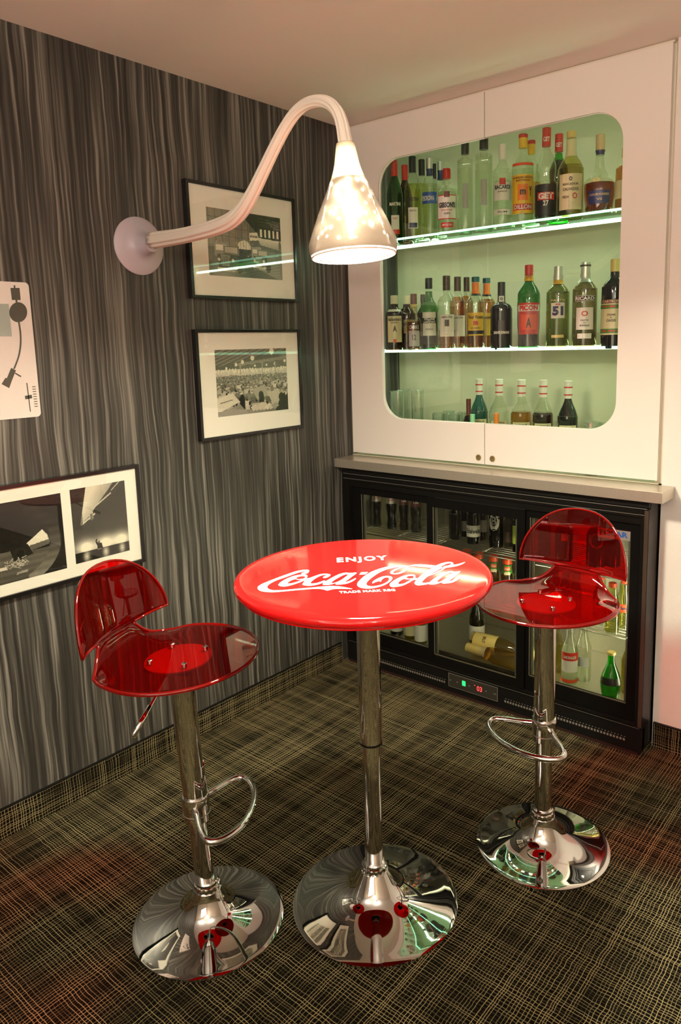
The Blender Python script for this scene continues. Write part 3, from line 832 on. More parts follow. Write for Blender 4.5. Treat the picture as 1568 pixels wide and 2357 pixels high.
# control panel
cp = fpart('control_panel', [((.590, FYF - .001, .037), (.822, FYF + .004, .0945))], pbr('panel_dark', (.035, .032, .025), .3, var=.2), kick, bev=.002)
cpr = fpart('panel_rim', [((.588, FYF - .0018, .0935), (.824, FYF + .001, .0955)), ((.588, FYF - .0018, .0355), (.824, FYF + .001, .0375)), ((.588, FYF - .0018, .0375), (.5905, FYF + .001, .0935)), ((.8215, FYF - .0018, .0375), (.824, FYF + .001, .0935))], 'alu_trim', kick)
emis('led_green', (.02, .9, .12), 1.1); emis('led_red', (1.0, .03, .03), 2.2)
fpart('power_light', [((.656, FYF - .0022, .058), (.672, FYF - .001, .079))], 'led_green', kick, bev=.001)
o = text_obj('display_digits', '03', lambda x, y: (.727 + x * .024 - FX0, -.0016, .055 + y * .021), 'led_red', kick, .0)
fpart('display_dot', [((.7155, FYF - .0018, .0742), (.718, FYF - .0011, .0765))], 'led_red', kick)
for x in (.598, .632, .690, .770, .808, .815):
    fpart('panel_button', [((x - .003, FYF - .0024, .062), (x + .003, FYF - .001, .068))], 'alu_trim', kick, bev=.001)
# sliding doors
for x0, x1, zz0, zz1, y, lab in ((.122, .478, .176, .810, -.080, 'left glass door'), (.518, .903, .160, .801, -.0915, 'middle glass door'), (.955, 1.335, .180, .812, -.080, 'right glass door')):
    b = .034
    bx0, bx1 = x0 - b, x1 + b
    if x0 < .2: bx0 = .062
    d = fpart('door', [((bx0, y - .006, .119), (x0, y + .006, .841)), ((x1, y - .006, .119), (bx1, y + .006, .841)), ((x0, y - .006, zz1), (x1, y + .006, .841)), ((x0, y - .006, .119), (x1, y + .006, zz0))], 'fridge_black')
    d['label'] = lab
    fpart('pane', [((x0, y - .001, zz0), (x1, y + .002, zz1))], 'fridge_glass', d)
    fpart('pane_seal', [((x0, y - .0065, zz0 - .003), (x1, y - .0035, zz0 + .001)), ((x0 - .003, y - .0066, zz0), (x0 + .001, y - .0035, zz1))], pbr('seal_grey', (.10, .09, .06), .4, var=.1), d)
    fpart('spacer_bar', [((x0 + .001, y + .0025, zz0), (x0 + .010, y + .010, zz1)), ((x1 - .010, y + .0025, zz0), (x1 - .001, y + .010, zz1))], 'alu_trim', d)
    if x0 > .9:
        st = fpart('maker_sticker', [((1.214, y - .0022, .776), (1.332, y - .0014, .812))], 'ink_silver', d)
        text_obj('lettering', 'POLAR', lambda x, yy: (1.222 + x * .102 - FX0, y - .0027 - FYF, .785 + yy * .020), G['P_blue'], d, .04)
# wire racks
for z, xs in ((.622, ((.066, .47), (.49, .925), (.945, 1.356))), (.402, ((.066, .47), (.49, .925), (.945, 1.356)))):
    for x0, x1 in xs:
        bm = bmesh.new()
        q = lambda x, y: (x - FX0, y - FYF, z)
        for i in range(13):
            yy = IY0 + .016 + (IY1 - IY0 - .05) * i / 12
            tube([q(x0, yy), q(x1, yy)], .0020, 6, bm)
        for xx in (x0, (x0 + x1) / 2, x1):
            tube([q(xx, IY0 + .010), q(xx, IY1 - .02)], .0030, 6, bm)
        tube([(x0 - FX0, IY0 + .010 - FYF, z - .012), (x1 - FX0, IY0 + .010 - FYF, z - .012)], .0025, 6, bm)
        obj('wire_rack', bm, 'wire', fr, True)
emis('fridge_lamp', (1.0, .92, .62), FRIDGE_E)
fpart('lamp_tube', [((1.345, IY0 + .016, .20), (1.355, IY0 + .026, .60))], 'fridge_lamp')
fpart('lamp_tube', [((.880, IY0 + .012, .19), (.888, IY0 + .018, .60))], 'fridge_lamp')
fpart('lamp_tube', [((.10, IY0 + .03, .828), (1.33, IY0 + .038, .835))], pbr('lamp_dim', (.8, .8, .7), .4, var=0, emit=(1, .9, .6), es=FRIDGE_E * .06))

# contents
gc = 'drinks inside the bottle fridge'


def fb(u, vt, w, zb, y, label, kind, **k):
    b, r, h = stand(u, vt, w, zb, y)
    if 'H' in k: h = k.pop('H')
    return bottle(label, kind, b, r, h, group=gc, name=k.pop('name', 'drink_bottle'), **k)


RZ, RZ2, FZ = .6245, .4045, .1555
for u, w, y, lab in ((866, 24, .07, 'cola bottle with silver label, leftmost behind left fridge door'), (900, 26, .07, 'cola bottle with silver label, second behind left fridge door'),
                     (929, 24, .08, 'dark cola bottle with red label, third behind left fridge door'), (957, 27, .08, 'dark cola bottle with red label, fourth behind left fridge door')):
    red = u > 915
    fb(u, 1120, w, RZ, y, lab, 'coke', glass='clear', liquid='cola', level=.9, cap='red', cap0=.93, cap_r=.5, H=.205, bands=[(.60, .82, 90, 'maroon' if red else 'silver')], tags=[('Cola', .70, .07, 30, 'white' if red else 'red', 0, .02)])
fb(1048, 1165, 30, RZ, .10, 'dark bottle in the left of the middle fridge rack', 'beer', glass='black', cap='red', cap0=.93, cap_r=.5, H=.19)
fb(1070, 1190, 22, RZ, .16, 'brown beer bottle just left of the white labelled beer', 'beer', glass='black', cap='gold', cap0=.95, cap_r=.46, H=.19, bands=[(.12, .36, 60, 'grey')])
fb(1090, 1170, 32, RZ, .085, 'brown wheat beer bottle with white label in middle of fridge rack', 'beer', glass='black', cap='gold', cap0=.95, cap_r=.46, H=.215, bands=[(.13, .36, 75, 'white')], tags=[('Edelweiss', .25, .10, 62, 'black', 0, .03)])
fb(1112, 1190, 22, RZ, .15, 'brown beer bottle just right of the white labelled beer', 'beer', glass='black', cap='gold', cap0=.95, cap_r=.46, H=.19, bands=[(.18, .46, 60, 'grey')])
fb(1143, 1180, 34, RZ, .09, 'dark bottle with white oval emblem in the fridge', 'beer', glass='black', cap='black', cap0=.93, cap_r=.46, H=.215, tags=[('O', .52, .40, 44, 'white', -20, .0), ('O', .52, .30, 34, 'white', -20, .0), ('B', .52, .17, 22, 'grey', -20, .02)])
fb(1172, 1190, 24, RZ, .10, 'dark bottle left of the yellow labelled bottle', 'beer', glass='dkgreen', liquid='wine', level=.8, cap='gold', cap0=.95, cap_r=.46, H=.19, bands=[(.12, .36, 60, 'brown')])
fb(1193, 1190, 26, RZ, .075, 'bottle with yellow label at the middle fridge door edge', 'beer', glass='black', cap='gold', cap0=.95, cap_r=.46, H=.19, bands=[(.16, .56, 70, 'lime')], tags=[('A', .42, .14, 16, 'brown', 0, .03)])
for u, y, lab in ((1103, .045, 'juice bottle with red lid, leftmost of the juices'), (1137, .045, 'juice bottle with red lid, second of the juices'), (1168, .040, 'juice bottle with red lid, third of the juices'),
                  (1075, .05, 'juice bottle with red lid half hidden by the table edge'), (1198, .045, 'juice bottle with red lid at the middle fridge door edge')):
    b, r, h = stand(u, 1283, 34, RZ2, y)
    bottle(lab, 'juice', b, .027, .190, glass='clear', liquid='juice', level=.76, cap='orangered', cap0=.88, cap_r=.74, group=gc, name='drink_bottle',
           bands=[(.68, .86, 80, 'green'), (.75, .83, 40, 'orangered'), (.66, .72, 30, 'parch')], tags=[('Granini', .79, .04, 30, 'white', 0, .02)])
# bottom of the fridge
fb(945, 1400, 31, FZ, -.012, 'white wine bottle with cream label, left fridge floor', 'burg', glass='olive', liquid='vermouth', level=.7, cap='gold', cap0=.84, H=.22, bands=[(.10, .42, 80, 'parch')])
fb(968, 1400, 30, FZ, -.022, 'white wine bottle with pale label beside the left door edge', 'burg', glass='dkgreen', liquid='vermouth', level=.7, cap='gold', cap0=.84, H=.22, bands=[(.06, .40, 80, 'white')])
fb(913, 1400, 30, FZ, .0, 'dark wine bottle at the left of the fridge floor', 'burg', glass='black', cap='black', cap0=.84, H=.22, bands=[(.08, .20, 80, 'white')])
fb(1098, 1330, 36, FZ, .135, 'black wine bottle with white label behind lying champagne', 'burg', glass='black', cap='black', cap0=.84, H=.235, bands=[(.05, .34, 80, 'white')])
p = at(1090, 1472, y=.048)
bottle('gold champagne bottle lying on its side on the fridge floor', 'burg', (p.x, .046, FZ + .0405), .040, .30, glass='clear', liquid='champagne', level=.78, cap='gold', cap0=.74, group=gc, name='drink_bottle', rot=(0, PI / 2, .06), face=225, bands=[(.05, .40, 95, 'gold')], tags=[('BRUT', .22, .05, 20, 'brown', 0, .02)])
p = at(1074, 1497, y=-.028)
bottle('gold capped champagne bottle lying in front with neck to the left', 'burg', (p.x + .265, -.032, FZ + .0365), .036, .265, glass='clear', liquid='champagne', level=.70, cap='gold', cap0=.72, group=gc, name='drink_bottle', rot=(0, -PI / 2, -.04), face=0, bands=[(.62, .74, 180, 'tan')])
# right section
fb(1313, 1440, 38, FZ, .0, 'clear soda bottle with red and white label, right fridge floor', 'swing', glass='clear', liquid='water', level=.6, cap='silver', cap0=.93, cap_r=.46, H=.235, bands=[(.22, .56, 66, 'white'), (.42, .56, 67, 'red'), (.04, .10, 80, 'orangered')], tags=[('LIMONADE', .48, .05, 44, 'white', 0, .02)])
fb(1345, 1440, 36, FZ, .055, 'plain clear bottle behind the red and white labelled one', 'swing', glass='clear', liquid='water', level=.2, cap='silver', cap0=.93, cap_r=.46, H=.24, bands=[(.26, .42, 40, 'grey')])
fb(1284, 1450, 26, FZ, .06, 'green yellow bottle behind the right stool pole', 'swing', glass='olive', liquid='vermouth', level=.7, cap='gold', cap0=.93, cap_r=.46, H=.22)
fb(1408, 1500, 47, FZ, -.040, 'bright green teardrop mineral water bottle in right fridge corner', 'perrier', glass='perrier', liquid='vermouth', level=.62, cap='gold', cap0=.945, cap_r=.40, bands=[(.36, .50, 60, 'black')])
fb(1448, 1470, 30, FZ, .05, 'olive bottle hidden at the right fridge door edge', 'swing', glass='olive', liquid='vermouth', level=.7, cap='gold', cap0=.93, cap_r=.46, H=.22)
for u, y, lab in ((1385, .055, 'yellow fruit drink bottle with red badge on right middle rack'), (1412, -.005, 'yellow fruit drink bottle with red badge, near the door edge'), (1440, .06, 'green yellow fruit drink bottle at the fridge door edge')):
    b, r, h = stand(u, 1300, 38, RZ2, y)
    bottle(lab, 'juice', b, .029, .185, glass='clear', liquid='vermouth', level=.86, cap='orangered', cap0=.92, cap_r=.5, group=gc, name='drink_bottle', bands=[(.35, .52, 40, 'orangered')], tags=[('Fanta', .44, .07, 26, 'navy', 0, .03)])
for u, y, lab in ((1300, .05, 'red can-like bottle on right middle rack seen through stool'), (1325, .04, 'red lidded bottle beside it on the right middle rack')):
    b, r, h = stand(u, 1300, 34, RZ2, y)
    bottle(lab, 'juice', b, .028, .18, glass='clear', liquid='juice', level=.76, cap='red', cap0=.86, cap_r=.74, group=gc, name='drink_bottle')
for u, y, w, lab in ((1300, .07, 40, 'large dark bottle with small label on the right top rack'), (1375, .07, 46, 'dark round bottle with ring emblem on the right top rack'), (1255, .08, 30, 'dark bottle left on the right top rack'), (1415, .1, 32, 'dark bottle right on the right top rack')):
    fb(u, 1190, w, RZ, y, lab, 'beer', glass='black', cap='gold', cap0=.95, cap_r=.46, H=.20, bands=[(.40, .55, 20, 'white')] if u == 1300 else (), tags=[('O', .5, .3, 40, 'grey', 0, 0)] if u == 1375 else ())

# ------------------------------------------------------------------ bar table
TC = Vector((1.078, -1.205))
TR = .318
TZ = .9165
TO = Vector((-.006, -.005))      # the top sits slightly off the base's centre
tb = thing('bar_table', 'round red bar table with white soda lettering on chrome pedestal', 'table', (TC.x, TC.y, 0))


def base_profile(Rb, neck):
    return [(Rb - .002, 0), (Rb, .0025), (Rb, .006), (Rb - .004, .009), (Rb * .80, .0135), (Rb * .60, .021), (Rb * .44, .031), (Rb * .335, .043), (Rb * .27, .058), (Rb * .215, .078), (neck + .010, .098)]


def pedestal(t, Rb, zcol, ztop, r_low=.0242, r_up=.0295, collar=False, M=None, foot=None):
    o = obj('base', lathe([(0, 0)] + [(p.x, p.z) for p in catmull([(a, 0, b) for a, b in base_profile(Rb, .026)], 3)] + [(0, .098)], 96), 'chrome', t); sharp(o, 40)
    # knurled ring
    bm = bmesh.new(); n = 64
    rings = []
    for z, r, k in ((.094, .031, 0), (.097, .035, 1), (.110, .035, 1), (.113, .033, 0), (.114, .030, 0), (.120, .0295, 0), (.123, .0265, 0)):
        rings.append([bm.verts.new(((r - (.0012 if (i // 2) % 2 and k else 0)) * math.cos(2 * PI * i / n), (r - (.0012 if (i // 2) % 2 and k else 0)) * math.sin(2 * PI * i / n), z)) for i in range(n)])
    for a, b in zip(rings, rings[1:]):
        for i in range(n): bm.faces.new((a[i], a[(i + 1) % n], b[(i + 1) % n], b[i]))
    bm.faces.new(rings[0][::-1]); bm.faces.new(rings[-1])
    sharp(obj('ring_nut', bm, 'chrome', t), 30)
    up = bpy.data.objects.new('column', None)
    q = M or Matrix()
    def ob(name, bm, m='chrome', deg=35):
        for v in bm.verts: v.co = q @ v.co
        return sharp(obj(name, bm, m, t), deg)
    ob('lower_column', lathe([(0, .116), (r_low, .116), (r_low, zcol + .02), (0, zcol + .02)], 40))
    ob('upper_column', lathe([(0, zcol), (r_up - .002, zcol), (r_up, zcol + .002), (r_up, ztop), (0, ztop)], 40))
    bpy.data.objects.remove(up)
    return ob


ob = pedestal(tb, .2195, .462, TZ - .034)
obj('joint_ring', lathe([(.0255, .4585), (.0302, .4585), (.0302, .4625), (.0255, .4625)], 40), 'black_plastic', tb)
prof = [(0, TZ - .034), (.06, TZ - .034), (TR - .035, TZ - .033), (TR - .016, TZ - .030), (TR - .005, TZ - .0235), (TR, TZ - .016), (TR - .0015, TZ - .0085), (TR - .007, TZ - .0032), (TR - .016, TZ - .0008), (TR - .028, TZ), (0, TZ)]
o = obj('table_top', lathe([(p.x, p.z) for p in catmull([(a, 0, b) for a, b in prof[1:-1]], 4)] + [(0, TZ)], 128, M=Matrix.Translation((TO.x, TO.y, 0))), 'table_red', tb); sharp(o, 40)
obj('mount_plate', lathe([(0, TZ - .045), (.075, TZ - .045), (.08, TZ - .035), (0, TZ - .035)], 32), 'black_metal', tb)
ZP = TZ + .0006


def tp(u, v):
    p = at(u, v, z=ZP)
    return Vector((p.x - TC.x, p.y - TC.y, ZP))


def zA(p): return (580 + p[0] / 6.0308, 1255 + p[1] / 6.0308)
def zB(p): return (820 + p[0] / 6.0308, 1255 + p[1] / 6.0308)


GLY = []
GLY.append((zA, [[(797, 352), (770, 339), (700, 344), (600, 364), (480, 405), (330, 460), (200, 512), (120, 548), (80, 582), (92, 618), (140, 640), (220, 650), (300, 652), (400, 645), (550, 631), (700, 618), (850, 606), (935, 605), (1000, 616), (1045, 629), (1075, 622), (1140, 609), (1250, 604), (1396, 608), (1330, 590), (1230, 573), (1150, 567), (1050, 567), (950, 575), (800, 589), (650, 602), (500, 616), (380, 625), (300, 625), (240, 610), (213, 582), (237, 545), (320, 497), (450, 450), (560, 410), (650, 380), (720, 364), (748, 362), (735, 370), (700, 382), (686, 394), (702, 403), (745, 398), (782, 380)]]))
GLY.append((zA, [[(368, 548), (400, 512), (480, 466), (580, 426), (660, 411), (740, 408), (771, 424), (764, 448), (752, 466), (730, 487), (660, 517), (560, 551), (470, 572), (410, 571), (375, 560)],
                 [(495, 522), (540, 492), (604, 470), (640, 482), (690, 480), (640, 502), (560, 526), (510, 531)], [(616, 458), (645, 438), (700, 428), (738, 436), (732, 455), (690, 469), (640, 470)]]))
GLY.append((zA, [[(703, 545), (722, 510), (748, 466), (800, 455), (870, 428), (960, 401), (1030, 397), (1086, 405), (1086, 424), (1050, 446), (1005, 456), (985, 446), (1010, 430), (1034, 418), (1000, 415), (950, 426), (880, 462), (830, 502), (815, 526), (850, 531), (920, 520), (1000, 490), (1015, 505), (920, 545), (820, 563), (740, 559)]]))
GLY.append((zA, [[(983, 545), (1000, 518), (1060, 480), (1150, 430), (1230, 396), (1310, 380), (1350, 386), (1457, 381), (1400, 428), (1330, 482), (1290, 511), (1330, 505), (1390, 480), (1437, 457), (1442, 470), (1390, 505), (1310, 535), (1220, 546), (1165, 547), (1160, 527), (1100, 546), (1020, 553)],
                 [(1105, 520), (1130, 495), (1210, 445), (1280, 412), (1332, 404), (1310, 432), (1240, 482), (1160, 519), (1120, 526)]]))
GLY.append((zB, [[(70, 375), (166, 374), (130, 404), (43, 411)]]))
GLY.append((zB, [[(13, 552), (30, 510), (100, 440), (200, 375), (330, 325), (450, 295), (580, 280), (680, 282), (722, 290), (790, 273), (880, 267), (1000, 273), (1108, 288), (1050, 314), (960, 306), (850, 296), (770, 292), (724, 303), (712, 335), (660, 375), (590, 400), (520, 405), (475, 390), (485, 362), (540, 331), (625, 304), (560, 309), (440, 332), (330, 377), (230, 442), (160, 502), (143, 537), (165, 564), (240, 570), (340, 551), (430, 510), (459, 470), (440, 448), (390, 455), (352, 488), (343, 509), (318, 500), (265, 515), (224, 531), (240, 498), (300, 462), (360, 438), (430, 427), (490, 438), (502, 465), (470, 507), (400, 550), (300, 584), (200, 602), (110, 600), (45, 583)],
                 [(515, 387), (530, 362), (600, 327), (668, 306), (691, 310), (681, 335), (620, 370), (560, 388), (525, 392)]]))
GLY.append((zB, [[(464, 552), (490, 515), (560, 470), (640, 431), (720, 410), (790, 407), (822, 424), (820, 452), (858, 463), (840, 480), (790, 486), (740, 517), (650, 560), (560, 579), (490, 579)],
                 [(585, 527), (610, 497), (668, 467), (700, 477), (758, 477), (720, 502), (660, 532), (600, 541)], [(690, 450), (720, 430), (780, 424), (803, 440), (790, 460), (740, 466)]]))
GLY.append((zB, [[(813, 532), (832, 490), (900, 420), (1000, 350), (1105, 285), (1200, 248), (1290, 233), (1345, 243), (1352, 268), (1420, 262), (1513, 233), (1480, 260), (1400, 290), (1300, 309), (1240, 320), (1180, 360), (1080, 405), (1000, 432), (940, 482), (915, 516), (950, 526), (1000, 518), (1012, 535), (930, 553), (850, 557)],
                 [(1000, 421), (1090, 372), (1180, 324), (1213, 312), (1180, 342), (1080, 392)], [(1182, 312), (1200, 287), (1260, 259), (1308, 252), (1318, 264), (1280, 280), (1225, 291), (1205, 308)]]))
GLY.append((zB, [[(1003, 537), (1030, 505), (1090, 460), (1180, 410), (1260, 372), (1330, 361), (1370, 370), (1447, 364), (1400, 412), (1340, 462), (1290, 497), (1330, 491), (1400, 456), (1440, 434), (1456, 440), (1420, 476), (1350, 515), (1270, 531), (1200, 533), (1185, 517), (1130, 536), (1060, 549)],
                 [(1125, 507), (1150, 477), (1220, 425), (1290, 390), (1332, 384), (1310, 412), (1240, 466), (1180, 501), (1140, 513)]]))
for gi, (zf, cons) in enumerate(GLY):
    cc = []
    for c in cons:
        pts = [tp(*zf(p)) for p in c]
        if len(c) > 6: pts = catmull(pts, 3, closed=True)
        cc.append([(p.x, p.y) for p in pts])
    obj('script_letter' if gi != 4 else 'script_hyphen', flat_fill(cc, lambda x, y, gi=gi: (x, y, ZP + .00004 * gi)), 'table_print', tb)


def quad_text(name, s, bl, br, tl, m, parent, bold, spacing=1.0):
    a, b, c = tp(*bl), tp(*br), tp(*tl)
    return text_obj(name, s, lambda x, y: a + (b - a) * x + (c - a) * y, m, parent, bold, spacing)


quad_text('lettering', 'ENJOY', (776, 1297.5), (894, 1291.5), (775, 1284), 'table_print', tb, .035, 1.25)
quad_text('lettering', 'TRADE MARK REG', (782, 1366), (911, 1360), (780.5, 1361), 'table_print', tb, .03, 1.1)

# ------------------------------------------------------------------ acrylic bar stools


def smooth(a, b, t):
    t = max(0, min(1, (t - a) / (b - a))); return t * t * (3 - 2 * t)


def seat_grid():
    """rows (y, z, half width) from the front edge to the neck"""
    rows = []
    r = .203
    for k in range(0, 19):
        a = PI * k / 26
        y = -r * math.cos(a); w = r * math.sin(a)
        rows.append((y, .006 * smooth(.05, .16, y), max(w, .0015)))
    y0, w0 = rows[-1][0], rows[-1][2]
    for y, z, w in ((.142, .010, .150), (.158, .016, .131), (.170, .024, .112), (.178, .033, .093), (.183, .043, .078), (.185, .050, .073)):
        rows.append((y, z, w))
    return rows


def seat_point(y, z, w, s):
    x = w * s
    # shoulders of the seat roll down, centre channel rises to the neck
    fall = smooth(.06, .16, y) * (1 - smooth(.172, .185, y))
    return Vector((x, y - .35 * x * x * smooth(.14, .185, y) * 2, z - .016 * fall * smooth(.45, 1, abs(s))))


def back_rows():
    rows = [(.185, .050, .073), (.187, .0535, .108), (.188, .0565, .145), (.189, .0585, .178)]
    for k in range(1, 17):
        a = PI / 2 * k / 16
        z = .0585 + .174 * math.sin(a)
        w = .178 * max(math.cos(a), .004) ** .86
        rows.append((.189 + .022 * math.sin(a * .9), z, max(w, .002)))
    return rows


def back_point(y, z, w, s):
    x = w * s
    return Vector((x, y - 1.55 * x * x, z + (.0 if z > .06 else .0)))


def grid_mesh(rows, fn, th, n=28):
    bm = bmesh.new(); g = []
    for y, z, w in rows:
        g.append([bm.verts.new(fn(y, z, w, 2 * i / n - 1)) for i in range(n + 1)])
    for a, b in zip(g, g[1:]):
        for i in range(n): bm.faces.new((a[i], a[i + 1], b[i + 1], b[i]))
    bmesh.ops.recalc_face_normals(bm, faces=bm.faces)
    bmesh.ops.solidify(bm, geom=list(bm.faces), thickness=th)
    return bm


def stool(label, loc, seat_z, ang, foot_ang, lean, zc, lever=None):
    """ang: direction the backrest points to; lean: xy offset of the axis at seat height"""
    t = thing('bar_stool', label, 'stool', (loc[0], loc[1], 0), group='red acrylic bar stools')
    sh = Matrix(((1, 0, lean[0] / seat_z, 0), (0, 1, lean[1] / seat_z, 0), (0, 0, 1, 0), (0, 0, 0, 1)))
    ob = pedestal(t, .1925, zc - .02, seat_z - .012, M=sh)
    # collar with the footrest
    ob('collar', lathe([(.0245, zc - .036), (.0335, zc - .036), (.0338, zc - .004), (.0345, zc + .002), (.0345, zc + .026), (.0325, zc + .030), (.0298, zc + .030)], 40))
    ob('collar_band', lathe([(.0338, zc - .020), (.0344, zc - .0195), (.0344, zc - .0175), (.0338, zc - .017)], 40), 'alu_trim')
    fa = Matrix.Rotation(foot_ang, 4, 'Z')
    # moulded tongue running up the column above the footrest
    bm = bmesh.new(); g = []
    for k in range(9):
        z = zc + .02 + .085 * k / 8
        ha = math.radians(34 - 6 * k / 8)
        row = []
        for i in range(9):
            s = 2 * i / 8 - 1
            zz = z if k < 8 else z + .010 * (abs(s) ** 2)
            rr = .0325 - .0012 * k / 8
            row.append(bm.verts.new(fa @ Vector((rr * math.sin(ha * s), -rr * math.cos(ha * s), zz))))
        g.append(row)
    for a, b in zip(g, g[1:]):
        for i in range(8): bm.faces.new((a[i], a[i + 1], b[i + 1], b[i]))
    bmesh.ops.recalc_face_normals(bm, faces=bm.faces)
    bmesh.ops.solidify(bm, geom=list(bm.faces), thickness=.0022)
    ob('tongue', bm)
    hp = [(-.030, -.008, 0), (-.060, -.026, -.003), (-.105, -.050, -.006), (-.128, -.072, -.008), (-.125, -.096, -.010), (-.095, -.121, -.012), (-.05, -.138, -.013), (0, -.143, -.013)]
    path = hp + [(-x, y, z) for x, y, z in hp[-2::-1]]
    path = catmull([(x, y, zc + .004 + z) for x, y, z in path], 5)
    bm = tube(path, .0088, 12)
    for v in bm.verts: v.co = fa @ v.co
    ob('footrest', bm, 'chrome', 60)
    # seat shell
    sr = Matrix.Rotation(ang - PI / 2, 4, 'Z')
    tilt = Matrix.Rotation(lean[1] / seat_z * -1, 4, 'X') @ Matrix.Rotation(lean[0] / seat_z, 4, 'Y')
    Q = Matrix.Translation((lean[0], lean[1], seat_z)) @ tilt @ sr @ Matrix.Diagonal((.95, .95, .95, 1))
    rows = seat_grid()
    bm = grid_mesh(rows, seat_point, .005)
    for v in bm.verts: v.co = Q @ v.co
    obj('seat', bm, 'acrylic', t, True)
    br = back_rows()
    bm = grid_mesh(br, back_point, .005)
    for v in bm.verts: v.co = Q @ v.co
    obj('backrest', bm, 'acrylic', t, True)
    # polished rolled lips
    off = Vector((0, 0, -.003))
    lip = [seat_point(y, z, w, -1) + off for y, z, w in rows[::-1]] + [seat_point(y, z, w, 1) + off for y, z, w in rows]
    bm = tube([Q @ p for p in lip], .0046, 8)
    obj('seat_lip', bm, 'acrylic_edge', t, True)
    lip = [back_point(y, z, w, -1) for y, z, w in br] + [back_point(y, z, w, 1) for y, z, w in br[::-1]]
    bm = tube([Q @ p for p in lip], .0031, 8)
    obj('backrest_lip', bm, 'acrylic_edge', t, True)
    # mounting plate with screws below the clear seat
    bm = lathe([(0, -.014), (.082, -.014), (.085, -.011), (.085, -.008), (0, -.008)], 40)
    for v in bm.verts: v.co = Q @ v.co
    sharp(obj('mount_plate', bm, pbr('plate_grey', (.45, .44, .42), .4, 0, var=.05), t))
    bm = B((-.062, -.062, -.024), (.062, .062, -.0145), .002)
    for v in bm.verts: v.co = Q @ v.co
    obj('mount_block', bm, 'black_metal', t)
    for sx in (-1, 1):
        for sy in (-1, 1):
            bm = lathe([(0, -.004), (.007, -.004), (.007, .0045), (.0055, .006), (0, .006)], 16, M=Matrix.Translation((sx * .050, sy * .050, 0)))
            for v in bm.verts: v.co = Q @ v.co
            sharp(obj('screw', bm, 'chrome', t))
    if lever is not None:
        d = Vector((math.cos(lever), math.sin(lever), 0))
        a = Vector((lean[0], lean[1], seat_z - .022))
        pth = [a, a + d * .04 + Vector((0, 0, -.006)), a + d * .09 + Vector((0, 0, -.040)), a + d * .175 + Vector((0, 0, -.092))]
        obj('height_lever', tube(catmull(pth, 4), .0045, 8), 'chrome', t, True)
        gpt = [a + d * .115 + Vector((0, 0, -.0553)), a + d * .180 + Vector((0, 0, -.095))]
        obj('lever_grip', tube(gpt, .0068, 10), 'chrome', t, True)
    return t


stool('red transparent bar stool beside the patterned wall and photo frames', (.775, -1.518), .738, math.radians(201), math.radians(123), (-.014, -.030), .335, lever=math.radians(288))
stool('red transparent bar stool in front of the bottle fridge', (1.331, -.733), .757, math.radians(86), math.radians(-14), (.003, -.002), .375, lever=math.radians(100))

# ------------------------------------------------------------------ wall lamp
L0 = Vector((0, -1.062, 1.815))
LB = CAM + ray(815, 588) * 1.665
dl = Vector((LB.x - L0.x, LB.y - L0.y, 0)); ln = Vector((-dl.y, dl.x, 0)).normalized()


def lampplane(u, v):
    d = ray(u, v); t = (L0 - CAM).dot(ln) / d.dot(ln)
    return CAM + d * t


lt = thing('wall_lamp', 'white gooseneck wall lamp with glowing trumpet shade over the red table', 'lamp', L0)
o = obj('wall_rose', lathe([(0, 0), (.094, 0), (.0945, .004), (.090, .0085), (.062, .015), (.042, .022), (.033, .036), (.0285, .055), (.0255, .075), (0, .075)], 48, M=Matrix.Rotation(PI / 2, 4, 'Y')), 'rose', lt); sharp(o, 50)
for s in (-1, 1):
    sharp(obj('screw', lathe([(0, 0), (.0045, 0), (.004, .003), (0, .0035)], 12, M=Matrix.Translation((.0068, -.010 * s, .078 * s)) @ Matrix.Rotation(PI / 2, 4, 'Y')), 'steel', lt))
pp = [(352, 553), (400, 546), (440, 538), (480, 528), (515, 516), (540, 502), (562, 478), (585, 438), (607, 392), (630, 344), (653, 300), (676, 265), (700, 243), (724, 233), (745, 233), (765, 243), (779, 262), (787, 285), (792, 312)]
axis_top = lampplane(795, 330)
path = [lampplane(*p) - L0 for p in pp] + [axis_top - L0]
rr = [.0255, .0225, .0215, .0210, .0208, .0203, .0185, .0168, .0155, .0147, .0140, .0134, .0130, .0128, .0128, .0130, .0134, .0140, .0148, .0155]
cp_ = catmull(path, 4)
rad = []
for i in range(len(rr) - 1):
    for k in range(4): rad.append(rr[i] + (rr[i + 1] - rr[i]) * k / 4)
rad.append(rr[-1])
m, nt, out = nodes('silicone')
b_ = N(nt, 'BsdfPrincipled'); b_.inputs['Base Color'].default_value = (.84, .76, .66, 1); b_.inputs['Roughness'].default_value = .42
b_.inputs['Subsurface Weight'].default_value = 0
nt.links.new(b_.outputs[0], out.inputs[0])
o = obj('arm', tube(cp_, rad, 72, ribs=9, ribamp=.085), 'silicone', lt, True)

